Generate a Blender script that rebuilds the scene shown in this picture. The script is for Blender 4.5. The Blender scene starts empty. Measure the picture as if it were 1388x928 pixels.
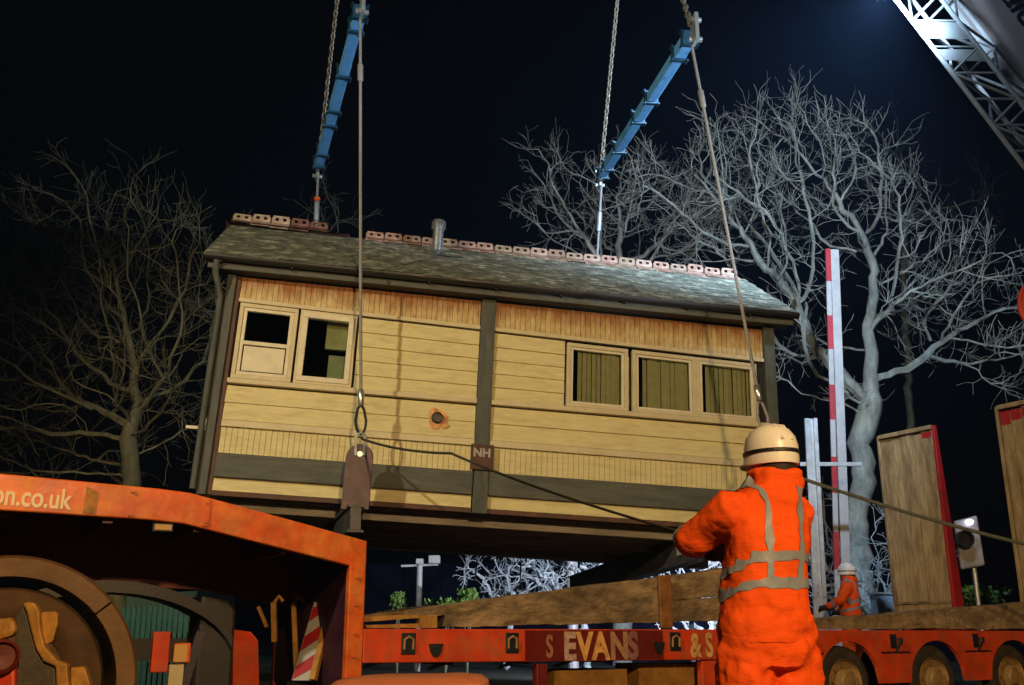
import bpy, bmesh, math, random
import numpy as np
from mathutils import Vector, Matrix, noise

random.seed(7)
S = bpy.context.scene
COL = S.collection
rad = math.radians

# ------------------------------------------------------------------ camera, sky, light, exposure
FPX, PCX, PCY = 1350.0, 694.0, 464.0            # focal length and centre in photograph pixels
PITCH = math.atan(386 / FPX)
CAMZ = 1.05
cam_d = bpy.data.cameras.new('camera')
cam = bpy.data.objects.new('camera', cam_d)
COL.objects.link(cam)
cam.location = (0, 0, CAMZ)
cam.rotation_euler = (math.pi / 2 + PITCH, 0, 0)
cam_d.sensor_width = 36.0
cam_d.lens = 36.0 * FPX / 1388.0
cam_d.clip_end = 2000
cam_d.clip_start = 0.05
S.camera = cam

SUN_EL, SUN_ROT = rad(12), rad(200)
w = bpy.data.worlds.new('World')
S.world = w
w.use_nodes = True
nt = w.node_tree
bg = nt.nodes['Background']
sky = nt.nodes.new('ShaderNodeTexSky')
sky.sky_type = 'NISHITA'
sky.sun_disc = False
sky.sun_elevation = rad(2)
sky.sun_rotation = SUN_ROT
tint = nt.nodes.new('ShaderNodeMix'); tint.data_type = 'RGBA'; tint.blend_type = 'MULTIPLY'
tint.inputs[0].default_value = 1.0
tint.inputs[7].default_value = (0.95, 0.72, 0.95, 1)
nt.links.new(sky.outputs[0], tint.inputs[6])
nt.links.new(tint.outputs[2], bg.inputs[0])
bg.inputs[1].default_value = 0.0003

sun_d = bpy.data.lights.new('moon', 'SUN'); sun_d.energy = 0.012; sun_d.angle = rad(0.5); sun_d.color = (0.75, 0.85, 1.0)
sun = bpy.data.objects.new('moon', sun_d); COL.objects.link(sun)
sun.rotation_euler = (rad(55), 0, rad(-35))

S.view_settings.view_transform = 'Standard'
S.view_settings.look = 'None'
S.view_settings.exposure = 0.0
S.view_settings.gamma = 1.0
S.cycles.max_bounces = 6
S.cycles.volume_bounces = 0
S.cycles.use_denoising = True

KEY_W, STREET_W, CRANE_W, GROUND_W, LOAD_W = 4800, 5600, 6000, 2600, 5000

# ------------------------------------------------------------------ picture <-> place
RX = Vector((1, 0, 0)); UPV = Vector((0, -math.sin(PITCH), math.cos(PITCH))); FW = Vector((0, math.cos(PITCH), math.sin(PITCH)))
def ray(x, y): return RX * ((x - PCX) / FPX) - UPV * ((y - PCY) / FPX) + FW
def at(x, y, Y):
    d = ray(x, y); return Vector((0, 0, CAMZ)) + d * (Y / d.y)

# ------------------------------------------------------------------ mesh builder
class MB:
    def __init__(s): s.v = []; s.f = []; s.mi = []; s.cur = 0
    def add(s, vs, fs):
        o = len(s.v); s.v += [tuple(p) for p in vs]
        for f in fs: s.f.append(tuple(i + o for i in f)); s.mi.append(s.cur)
        return s
    def box(s, x0, x1, y0, y1, z0, z1):
        return s.add([(x0,y0,z0),(x1,y0,z0),(x1,y1,z0),(x0,y1,z0),(x0,y0,z1),(x1,y0,z1),(x1,y1,z1),(x0,y1,z1)],
                     [(0,3,2,1),(4,5,6,7),(0,1,5,4),(1,2,6,5),(2,3,7,6),(3,0,4,7)])
    def prism(s, poly, a, b, ax='y'):
        n = len(poly)
        def P(p, t):
            return (p[0], t, p[1]) if ax == 'y' else ((t, p[0], p[1]) if ax == 'x' else (p[0], p[1], t))
        vs = [P(p, a) for p in poly] + [P(p, b) for p in poly]
        fs = [tuple(range(n)), tuple(range(2 * n - 1, n - 1, -1))] + [(i, i + n, (i + 1) % n + n, (i + 1) % n) for i in range(n)]
        return s.add(vs, fs)
    def tube(s, pts, r, n=8, cap=True):
        pts = [Vector(p) for p in pts]
        if not isinstance(r, (list, tuple)): r = [r] * len(pts)
        rings = []; up = None
        for i, p in enumerate(pts):
            d = (pts[min(i + 1, len(pts) - 1)] - pts[max(i - 1, 0)])
            if d.length < 1e-9: d = Vector((0, 0, 1))
            d.normalize()
            if up is None:
                up = d.orthogonal().normalized()
            else:
                up = up - d * up.dot(d)
                up = up.normalized() if up.length > 1e-6 else d.orthogonal().normalized()
            b = d.cross(up)
            rings.append([p + (up * math.cos(2 * math.pi * k / n) + b * math.sin(2 * math.pi * k / n)) * r[i] for k in range(n)])
        vs = [q for R in rings for q in R]; fs = []
        for i in range(len(pts) - 1):
            for k in range(n):
                a = i * n + k; c = i * n + (k + 1) % n
                fs.append((a, c, c + n, a + n))
        if cap:
            fs.append(tuple(range(n - 1, -1, -1))); fs.append(tuple(range((len(pts) - 1) * n, len(pts) * n)))
        return s.add(vs, fs)
    def bar(s, p, q, wd, ht, up=Vector((0, 0, 1))):
        p = Vector(p); q = Vector(q); d = (q - p).normalized()
        sd = d.cross(up)
        sd = sd.normalized() if sd.length > 1e-6 else d.orthogonal().normalized()
        u = sd.cross(d)
        c = [(-1, -1), (1, -1), (1, 1), (-1, 1)]
        vs = [e + sd * (a * wd / 2) + u * (b * ht / 2) for e in (p, q) for a, b in c]
        return s.add(vs, [(0,1,2,3),(7,6,5,4),(0,4,5,1),(1,5,6,2),(2,6,7,3),(3,7,4,0)])
    def lathe(s, prof, n=24, c=(0, 0, 0), ax='y'):
        vs = []; fs = []
        for r, t in prof:
            for k in range(n):
                a = 2 * math.pi * k / n; u, v = r * math.cos(a), r * math.sin(a)
                vs.append((c[0] + u, c[1] + t, c[2] + v) if ax == 'y' else ((c[0] + t, c[1] + u, c[2] + v) if ax == 'x' else (c[0] + u, c[1] + v, c[2] + t)))
        for i in range(len(prof) - 1):
            for k in range(n):
                fs.append((i * n + k, i * n + (k + 1) % n, (i + 1) * n + (k + 1) % n, (i + 1) * n + k))
        return s.add(vs, fs)
    def loft(s, rings):
        n = len(rings[0]); vs = [q for R in rings for q in R]; fs = []
        for i in range(len(rings) - 1):
            for k in range(n):
                fs.append((i * n + k, i * n + (k + 1) % n, (i + 1) * n + (k + 1) % n, (i + 1) * n + k))
        fs.append(tuple(range(n - 1, -1, -1))); fs.append(tuple(range((len(rings) - 1) * n, len(rings) * n)))
        return s.add(vs, fs)
    def build(s, name, mats, parent=None, smooth=False, bevel=0, warp=None, loc=None):
        me = bpy.data.meshes.new(name)
        me.from_pydata([warp(p) for p in s.v] if warp else s.v, [], s.f)
        if not isinstance(mats, (list, tuple)): mats = [mats]
        for m in mats: me.materials.append(m)
        if len(mats) > 1: me.polygons.foreach_set('material_index', s.mi)
        bm = bmesh.new(); bm.from_mesh(me); bmesh.ops.recalc_face_normals(bm, faces=bm.faces); bm.to_mesh(me); bm.free()
        if smooth:
            me.polygons.foreach_set('use_smooth', [True] * len(me.polygons))
            try: me.set_sharp_from_angle(angle=rad(40))
            except Exception: pass
        me.update()
        o = bpy.data.objects.new(name, me); COL.objects.link(o)
        if parent: o.parent = parent
        if loc is not None: o.location = loc
        if bevel:
            b = o.modifiers.new('bevel', 'BEVEL'); b.width = bevel; b.segments = 2; b.limit_method = 'ANGLE'; b.angle_limit = rad(40)
        return o

def tag(o, label=None, cat=None, group=None, kind=None):
    if label: o['label'] = label
    if cat: o['category'] = cat
    if group: o['group'] = group
    if kind: o['kind'] = kind
    return o
def empty(name, label, cat, loc=(0, 0, 0), group=None, M=None):
    o = bpy.data.objects.new(name, None); COL.objects.link(o); o.empty_display_size = .2
    if M is not None: o.matrix_world = M
    else: o.location = loc
    return tag(o, label, cat, group)
def frame(o, x, y, z):
    return Matrix(((x[0], y[0], z[0], o[0]), (x[1], y[1], z[1], o[1]), (x[2], y[2], z[2], o[2]), (0, 0, 0, 1)))

# ------------------------------------------------------------------ materials
def mat(name, col, rough=.6, metal=0., var=.25, scale=4., col2=None, amt=.5, scale2=1.5, bump=.15, bscale=40., stretch=(1, 1, 1), thresh=.55, spec=.5, soft=.12, coord='Object'):
    m = bpy.data.materials.new(name); m.use_nodes = True
    t = m.node_tree; N = t.nodes; L = t.links; B = N['Principled BSDF']
    B.inputs['Roughness'].default_value = rough; B.inputs['Metallic'].default_value = metal
    B.inputs['Specular IOR Level'].default_value = spec
    tc = N.new('ShaderNodeTexCoord'); mp = N.new('ShaderNodeMapping'); mp.inputs['Scale'].default_value = stretch
    L.new(tc.outputs[coord], mp.inputs[0])
    n1 = N.new('ShaderNodeTexNoise'); n1.inputs['Scale'].default_value = scale; n1.inputs['Detail'].default_value = 8; n1.inputs['Roughness'].default_value = .65
    L.new(mp.outputs[0], n1.inputs[0])
    r1 = N.new('ShaderNodeMapRange'); r1.inputs[1].default_value = .3; r1.inputs[2].default_value = .7
    r1.inputs[3].default_value = 1 - var; r1.inputs[4].default_value = 1 + var
    L.new(n1.outputs[0], r1.inputs[0])
    base = N.new('ShaderNodeMix'); base.data_type = 'RGBA'; base.inputs[6].default_value = (*col, 1)
    base.inputs[7].default_value = (*(col2 or col), 1)
    n2 = N.new('ShaderNodeTexNoise'); n2.inputs['Scale'].default_value = scale2; n2.inputs['Detail'].default_value = 10; n2.inputs['Roughness'].default_value = .7
    L.new(mp.outputs[0], n2.inputs[0])
    r2 = N.new('ShaderNodeMapRange'); r2.inputs[1].default_value = thresh - soft; r2.inputs[2].default_value = thresh + soft; r2.inputs[3].default_value = 0; r2.inputs[4].default_value = amt
    L.new(n2.outputs[0], r2.inputs[0]); L.new(r2.outputs[0], base.inputs[0])
    mul = N.new('ShaderNodeMix'); mul.data_type = 'RGBA'; mul.blend_type = 'MULTIPLY'; mul.inputs[0].default_value = 1
    L.new(base.outputs[2], mul.inputs[6]); L.new(r1.outputs[0], mul.inputs[7])
    L.new(mul.outputs[2], B.inputs['Base Color'])
    rr = N.new('ShaderNodeMapRange'); rr.inputs[1].default_value = .3; rr.inputs[2].default_value = .7; rr.inputs[3].default_value = max(.05, rough - .15); rr.inputs[4].default_value = min(1, rough + .15)
    L.new(n2.outputs[0], rr.inputs[0]); L.new(rr.outputs[0], B.inputs['Roughness'])
    if bump:
        nb = N.new('ShaderNodeTexNoise'); nb.inputs['Scale'].default_value = bscale; nb.inputs['Detail'].default_value = 6
        L.new(mp.outputs[0], nb.inputs[0])
        bp = N.new('ShaderNodeBump'); bp.inputs['Strength'].default_value = bump; bp.inputs['Distance'].default_value = .02
        L.new(nb.outputs[0], bp.inputs['Height']); L.new(bp.outputs[0], B.inputs['Normal'])
    m['mul'] = mul.name
    return m
def emit(name, col, st):
    m = bpy.data.materials.new(name); m.use_nodes = True; B = m.node_tree.nodes['Principled BSDF']
    B.inputs['Base Color'].default_value = (.05, .05, .05, 1)
    B.inputs['Emission Color'].default_value = (*col, 1); B.inputs['Emission Strength'].default_value = st
    return m
def glass(name):
    m = bpy.data.materials.new(name); m.use_nodes = True; t = m.node_tree; N = t.nodes; N.clear()
    o = N.new('ShaderNodeOutputMaterial'); tr = N.new('ShaderNodeBsdfTransparent'); gl = N.new('ShaderNodeBsdfGlossy'); mx = N.new('ShaderNodeMixShader'); fr = N.new('ShaderNodeFresnel')
    tr.inputs[0].default_value = (.86, .9, .86, 1); gl.inputs['Roughness'].default_value = .03; fr.inputs[0].default_value = 1.5
    t.links.new(fr.outputs[0], mx.inputs[0]); t.links.new(tr.outputs[0], mx.inputs[1]); t.links.new(gl.outputs[0], mx.inputs[2]); t.links.new(mx.outputs[0], o.inputs[0])
    return m

M_cream = mat('cream_paint', (.66, .575, .30), .6, var=.11, scale=6, col2=(.40, .29, .14), amt=.6, scale2=2.6, thresh=.62, bump=.12, stretch=(.6, 1, 3))
M_trim = mat('trim_paint', (.60, .52, .33), .5, var=.12, scale=8, col2=(.36, .25, .16), amt=.5, scale2=4, thresh=.62, bump=.1)
M_white = mat('white_paint', (.68, .62, .46), .45, var=.1, scale=6, col2=(.4, .33, .22), amt=.4, scale2=5, thresh=.62, bump=.06)
M_greytimber = mat('grey_timber_paint', (.075, .082, .075), .7, var=.35, scale=7, col2=(.13, .13, .10), amt=.7, scale2=3, bump=.3, stretch=(.35, 1, 2))
M_greypost = mat('grey_post_paint', (.07, .078, .07), .7, var=.35, scale=7, col2=(.12, .125, .10), amt=.6, scale2=3, bump=.3, stretch=(2, 1, .35))
M_brown = mat('brown_paint', (.07, .028, .018), .65, var=.35, scale=6, col2=(.16, .07, .035), amt=.5, bump=.25)
M_black = mat('black_iron', (.012, .012, .013), .5, var=.3, bump=.1)
M_slate = mat('slate_lichen', (.11, .118, .095), .85, var=.5, scale=7, col2=(.36, .37, .30), amt=.8, scale2=4.5, thresh=.56, bump=.5, bscale=25, soft=.07)
M_ridge = mat('ridge_tile_clay', (.30, .17, .13), .8, var=.35, scale=7, col2=(.42, .37, .30), amt=.8, scale2=5, thresh=.5, bump=.3)
M_ridgedark = mat('ridge_tile_dark_clay', (.10, .035, .022), .6, var=.4, scale=7, col2=(.3, .2, .15), amt=.5, scale2=9, thresh=.6, bump=.3)
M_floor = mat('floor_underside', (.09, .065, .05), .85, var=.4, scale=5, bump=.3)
M_joist = mat('joist_timber', (.36, .33, .29), .8, var=.4, scale=6, col2=(.30, .26, .2), bump=.3, stretch=(.3, 2, 2))
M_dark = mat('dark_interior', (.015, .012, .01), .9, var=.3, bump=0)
M_blind = mat('blind_fabric', (.66, .62, .42), .85, var=.12, scale=10, bump=.05)
M_steel = mat('galvanised_steel', (.48, .52, .55), .4, metal=.6, var=.2, scale=8, bump=.08)
M_chrome = mat('flue_steel', (.62, .64, .66), .28, metal=.85, var=.2, scale=9, bump=.03)
M_glass = glass('window_glass')
M_rope = mat('wire_rope', (.27, .27, .28), .55, metal=.15, var=.3, scale=30, bump=.4, bscale=120)
M_strap = mat('lifting_strap', (.10, .105, .075), .85, var=.3, scale=30, bump=.3)
M_tagline = mat('tag_line_rope', (.035, .036, .022), .85, var=.3, scale=30, bump=.3)
M_chain = mat('chain_steel', (.27, .23, .18), .5, metal=.5, var=.4, scale=20, bump=.2)
M_blue = mat('blue_paint', (.16, .50, 1.0), .35, var=.2, scale=5, col2=(.25, .42, .55), amt=.5, scale2=5, thresh=.62, bump=.06)
M_bluedark = mat('blue_collar_paint', (.01, .06, .11), .45, var=.3, bump=.1)
M_lug = mat('maroon_lug_paint', (.085, .035, .045), .5, var=.3, scale=8, col2=(.12, .10, .09), amt=.5, scale2=5, bump=.15)
M_beamsteel = mat('dark_beam_steel', (.075, .075, .085), .5, metal=.2, var=.35, scale=6, col2=(.1, .085, .07), amt=.5, bump=.15)
M_red = mat('trailer_red_paint', (.66, .055, .010), .45, var=.3, scale=3, col2=(.34, .10, .035), amt=.75, scale2=4.2, thresh=.56, bump=.06, bscale=15)
M_redworn = mat('gooseneck_worn_paint', (.64, .095, .011), .42, var=.35, scale=3.5, col2=(.66, .27, .035), amt=.8, scale2=2.6, thresh=.58, bump=.1, bscale=15)
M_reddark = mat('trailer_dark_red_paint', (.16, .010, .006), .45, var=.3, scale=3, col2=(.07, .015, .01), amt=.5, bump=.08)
M_letter = mat('worn_lettering', (.75, .42, .16), .55, var=.2, scale=9, col2=(.30, .09, .05), amt=.8, scale2=5, thresh=.56, bump=0)
M_letterclean = mat('cream_lettering', (.80, .60, .34), .5, var=.12, scale=9, col2=(.6, .2, .05), amt=.5, scale2=9, thresh=.66, bump=0)
M_timber = mat('weathered_baulk', (.30, .205, .105), .85, var=.5, scale=6, col2=(.085, .055, .03), amt=.9, scale2=1.7, thresh=.53, bump=.9, bscale=18, stretch=(.7, 1, 1.6))
M_timberlight = mat('pale_timber', (.36, .25, .12), .8, var=.4, scale=7, col2=(.14, .085, .035), amt=.85, scale2=2.2, thresh=.55, bump=.4, bscale=25, stretch=(2, 2, .4))
M_timbergold = mat('orange_timber', (.42, .20, .035), .7, var=.3, scale=7, col2=(.2, .08, .02), amt=.6, scale2=4, bump=.3)
M_ramp_red = mat('ramp_red_paint', (.40, .015, .02), .5, var=.25, scale=5, col2=(.2, .02, .02), amt=.5, bump=.1)
M_tyre = mat('tyre_rubber', (.03, .024, .018), .85, var=.35, scale=9, col2=(.10, .06, .025), amt=.6, bump=.3)
M_rim = mat('dusty_rim', (.34, .20, .07), .6, var=.3, scale=8, col2=(.15, .08, .03), amt=.6, bump=.15)
M_hiviz = mat('orange_hi_vis_cloth', (.95, .105, .008), .8, var=.10, scale=7, col2=(.55, .07, .012), amt=.5, scale2=5, thresh=.62, bump=.35, bscale=26, spec=.2, stretch=(.8, .8, 1.6))
M_tape = mat('reflective_tape', (.25, .28, .34), .5, metal=.0, var=.12, scale=30, bump=.05)
M_helmet = mat('white_helmet_shell', (.86, .84, .80), .35, var=.06, scale=5, bump=.02)
M_skin = mat('skin', (.45, .26, .18), .55, var=.08, scale=10, bump=.05)
M_hair = mat('dark_hair', (.02, .014, .01), .7, var=.3, bump=.3)
M_glove = mat('dark_glove', (.05, .035, .03), .8, var=.3, scale=20, bump=.3)
M_boot = mat('black_boot', (.012, .01, .009), .5, var=.3, bump=.1)
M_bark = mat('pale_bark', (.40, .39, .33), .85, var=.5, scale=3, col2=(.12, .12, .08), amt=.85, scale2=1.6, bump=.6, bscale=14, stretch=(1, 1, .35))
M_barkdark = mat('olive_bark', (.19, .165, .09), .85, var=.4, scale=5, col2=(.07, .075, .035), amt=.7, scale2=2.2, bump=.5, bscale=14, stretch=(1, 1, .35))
M_barkpale = mat('frosted_bark', (.44, .46, .46), .8, var=.3, scale=8, bump=.3)
M_asphalt = mat('asphalt', (.045, .045, .047), .85, var=.3, scale=3, bump=.4, bscale=120)
M_verge = mat('verge_soil', (.03, .034, .018), .9, var=.4, scale=2, bump=.5)
M_leaf = mat('hedge_leaf', (.12, .22, .03), .6, var=.4, scale=20, bump=0)
M_whitepost = mat('white_barrier_paint', (.40, .37, .36), .5, var=.15, scale=6, col2=(.35, .32, .3), amt=.5, scale2=6, thresh=.6, bump=.05)
M_barred = mat('barrier_red', (.36, .012, .02), .5, var=.2, bump=.05)
M_navy = mat('navy_steel_sheet', (.004, .004, .010), .95, spec=.05, var=.25, scale=3, bump=.05)
M_teal = mat('teal_steel', (.02, .12, .11), .5, var=.3, scale=6, bump=.05)
M_greypanel = mat('pale_grey_panel', (.38, .37, .37), .55, var=.12, scale=4, bump=.05)
M_wing = mat('dusty_plastic_wing', (.20, .095, .030), .55, var=.25, scale=4, col2=(.11, .055, .02), amt=.6, bump=.12)
M_wingdark = mat('black_plastic_wing', (.02, .015, .014), .5, var=.3, scale=4, bump=.1)
M_amber = emit('amber_lens', (1, .35, .03), .35)
M_lattice = mat('grey_crane_paint', (.26, .28, .29), .45, var=.15, scale=5, bump=.05)
M_boom = mat('crane_boom_paint', (.20, .165, .155), .6, var=.12, scale=2, col2=(.15, .12, .115), amt=.5, scale2=1.2, bump=.05)
M_boomletter = mat('boom_lettering', (.025, .03, .06), .5, var=.1, bump=0)
M_orange = mat('orange_plastic', (.72, .12, .03), .45, var=.15, scale=5, bump=.06)
M_hookred = mat('hook_block_paint', (.75, .06, .02), .4, var=.2, scale=5, bump=.06)

def text_mesh(name, s, size, mat_, parent, M, xs=1.0, depth=.002, spacing=1.0, bold=0.0):
    c = bpy.data.curves.new(name, 'FONT'); c.body = s; c.size = size; c.extrude = depth; c.space_character = spacing; c.offset = bold
    o = bpy.data.objects.new(name, c); COL.objects.link(o)
    dg = bpy.context.evaluated_depsgraph_get()
    me = bpy.data.meshes.new_from_object(o.evaluated_get(dg))
    bpy.data.objects.remove(o); me.transform(Matrix.Diagonal((xs, 1, 1, 1))); me.transform(M)
    me.materials.clear(); me.materials.append(mat_)
    r = bpy.data.objects.new(name, me); COL.objects.link(r); r.parent = parent
    return r

# ------------------------------------------------------------------ the setting
mb = MB(); mb.add([(-400, -400, 0), (400, -400, 0), (400, 600, 0), (-400, 600, 0)], [(0, 1, 2, 3)])
tag(mb.build('ground', M_verge), kind='structure')
mb = MB(); mb.box(-60, 60, -30, 17.5, -.1, .006)
tag(mb.build('road', M_asphalt), kind='structure')

# ------------------------------------------------------------------ the signal box hanging in its slings
BX = Vector((.98522845, .16418317, -.04867018)); BZ = Vector((.03797792, .06764743, .99698621)); BY = Vector((-.16698077, .98410757, -.06041284))
BO = Vector((-3.82, 12.71593, 5.68429))
BMx = frame(BO, BX, BY, BZ)
BW, BD, BH = 7.73, 3.0, 3.05
def bw(x, y, z): return BO + BX * x + BY * y + BZ * z       # box place -> world
def warp(p):                                                 # the old frame has sagged towards its right end
    x, y, z = p
    f = 0 if z >= 0 or z < -1.5 else (z / -.35 if z > -.35 else (1 if z > -.6 else (z + 1.5) / .9))
    return (x, y, z - .022 * max(0, x) * f)
sb = empty('signal_box', 'cream weatherboarded railway signal box with slate roof hanging in lifting slings', 'signal box', M=BMx)

# windows: x0, x1, z0, z1
WIN = [(.20, .97, -1.50, -.44), (1.00, 1.76, -1.50, -.44), (4.68, 5.56, -1.50, -.47), (5.62, 6.55, -1.50, -.47), (6.55, 7.46, -1.50, -.47)]
HOLE = (2.93, -1.82, .085)
wall = MB()
ys, ye = .012, .06
xs_ = [.0, .20, 1.76, 4.68, 7.46, BW]
wall.box(0, BW, ys, ye, -BH + .02, -1.52); wall.box(0, BW, ys, ye, -.40, .02)
wall.box(0, .20, ys, ye, -1.52, -.40); wall.box(1.76, 4.68, ys, ye, -1.52, -.40); wall.box(7.46, BW, ys, ye, -1.52, -.40)
wall.box(0, .06, ye, BD, -BH + .02, .02); wall.box(BW - .06, BW, ye, BD, -BH + .02, .02); wall.box(.06, BW - .06, BD - .06, BD, -BH + .02, .02)
for x in (0, BW - .05):
    wall.prism([(0.0, .02), (BD, .02), (1.5, 1.25)], x, x + .05, 'x')
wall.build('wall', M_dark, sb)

M_band = mat('eaves_band_paint', (.60, .47, .23), .6, var=.25, scale=9, col2=(.30, .115, .03), amt=.85, scale2=3.0, thresh=.49, soft=.16, bump=.25, stretch=(2.2, 1, .7))
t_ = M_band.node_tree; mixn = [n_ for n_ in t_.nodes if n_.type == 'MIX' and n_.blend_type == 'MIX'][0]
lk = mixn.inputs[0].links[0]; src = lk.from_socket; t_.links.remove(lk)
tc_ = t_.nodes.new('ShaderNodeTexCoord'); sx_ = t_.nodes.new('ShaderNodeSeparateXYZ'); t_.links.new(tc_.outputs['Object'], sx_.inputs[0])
mr_ = t_.nodes.new('ShaderNodeMapRange'); mr_.inputs[1].default_value = -.34; mr_.inputs[2].default_value = -.10; mr_.inputs[3].default_value = -.25; mr_.inputs[4].default_value = .55  # patchy orange-brown over cream, stronger towards the top of the band
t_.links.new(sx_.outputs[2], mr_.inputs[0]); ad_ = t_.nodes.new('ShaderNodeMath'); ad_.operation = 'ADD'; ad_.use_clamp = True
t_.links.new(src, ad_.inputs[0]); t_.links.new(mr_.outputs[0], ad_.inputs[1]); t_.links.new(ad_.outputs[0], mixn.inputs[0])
# vertical matchboarding, too fine to pick apart
def matchboards(name, x0, x1, z0, z1, m, step=.072, y=-.012):
    b = MB(); x = x0
    while x < x1 - .01:
        e = min(x + step, x1); d = random.uniform(-.002, .002)
        b.box(x + .002, e - .003, y + d, ys - .002, z0, z1); x = e
    o = b.build(name, m, sb, warp=warp); o['kind'] = 'stuff'; return o
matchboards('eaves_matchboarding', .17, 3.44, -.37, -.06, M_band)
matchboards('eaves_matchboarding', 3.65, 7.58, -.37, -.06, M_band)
matchboards('skirt_matchboarding', .17, 3.44, -2.50, -2.16, M_cream)
matchboards('skirt_matchboarding', 3.65, 7.58, -2.50, -2.16, M_cream)

def lap(x0, x1, z0, z1, m=M_cream):
    j = random.uniform(-.003, .003)
    b = MB(); b.prism([(-.010 + j, z1), (ys - .002, z1), (ys - .002, z0 - .012), (-.034 + j, z0 - .012), (-.034 + j, z0)], x0, x1, 'x')
    return b.build('weatherboard', m, sb, warp=warp)
def laps(x0, x1, z0, z1, n):
    h = (z1 - z0) / n
    for k in range(n): lap(x0, x1, z0 + k * h + .002, z0 + (k + 1) * h - .010)
laps(1.79, 3.44, -1.50, -.44, 5)
laps(3.65, 4.65, -1.50, -.44, 5)
laps(.17, 3.44, -2.05, -1.585, 2)
laps(3.65, 7.58, -2.05, -1.585, 2)
lap(.17, 3.44, -2.97, -2.82); lap(3.65, 7.58, -2.97, -2.82)
# rails and mouldings
def piece(name, x0, x1, y0, y1, z0, z1, m, bev=.006, parent=None):
    b = MB(); b.box(x0, x1, y0, y1, z0, z1); return b.build(name, m, parent or sb, bevel=bev, warp=warp)
for a, c in ((.17, 3.445), (3.645, 7.58)):
    piece('eaves_rail', a, c, -.05, ys - .001, -.43, -.375, M_trim)
    piece('sill_rail', a, c, -.085, ys - .001, -1.578, -1.512, M_trim)
    piece('dado_rail', a, c, -.055, ys - .001, -2.155, -2.068, M_trim)
    piece('lower_beam', a, c, -.075, ys - .001, -2.815, -2.505, M_greytimber, .012)
    piece('bottom_plate', a, c, -.05, ys - .001, -3.05, -2.985, M_brown)
piece('corner_post', -.015, .105, -.07, ys + .03, -3.05, -.03, M_greypost, .01)
piece('corner_shadow_strip', .106, .168, -.03, ys - .001, -3.04, -.05, M_brown)  # dark brown strip standing in for the shadow beside the corner post
piece('corner_post', 7.585, 7.745, -.08, ys + .03, -3.05, -.03, M_greypost, .01)
mp_ = piece('middle_post', 3.447, 3.643, -.085, ys - .001, -2.50, -.05, M_greypost, .01)
piece('lower_post', 3.455, 3.65, -.10, ys - .001, -3.06, -2.502, M_greypost, .01)
# NH plate
nh = piece('name_plate', 3.40, 3.70, -.125, -.087, -2.49, -2.15, M_brown, .004)
text_mesh('lettering', 'NH', .155, M_greypanel, nh, Matrix.Translation((3.425, -.127, -2.315)) @ Matrix.Rotation(rad(90), 4, 'X'), xs=1.0, bold=.006)
# a hole with broken edges
b = MB(); cx, cz, r0 = HOLE
ring = [(cx + r0 * math.cos(a) * random.uniform(.94, 1.05), cz + r0 * 1.05 * math.sin(a) * random.uniform(.94, 1.05)) for a in [k * math.pi / 12 for k in range(24)]]
b.prism(ring, -.041, -.038, 'y'); b.build('vent_hole', M_black, sb)
b = MB(); n = 26
inn = []; out = []
for k in range(n):
    a = 2 * math.pi * k / n
    ro = r0 * (1.5 + .25 * math.sin(3 * a + 1) + random.uniform(-.12, .2) + (.75 if 5.2 < a < 5.9 else 0))
    inn.append((cx + r0 * .97 * math.cos(a), cz + r0 * .97 * math.sin(a))); out.append((cx + ro * math.cos(a), cz + ro * math.sin(a)))
vs = [(p[0], -.0445, p[1]) for p in inn] + [(p[0], -.0395, p[1]) for p in out]
b.add(vs, [(k, (k + 1) % n, (k + 1) % n + n, k + n) for k in range(n)])
M_splint = mat('splintered_wood', (.62, .24, .07), .7, var=.5, scale=14, col2=(.75, .55, .3), amt=.9, scale2=9, thresh=.55, bump=.6)
b.build('splintered_edge', M_splint, sb)
b = MB(); b.tube([(cx, -.10, cz), (cx, .1, cz)], r0 * .8, 16, False); b.build('vent_pipe', M_black, sb)

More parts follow.
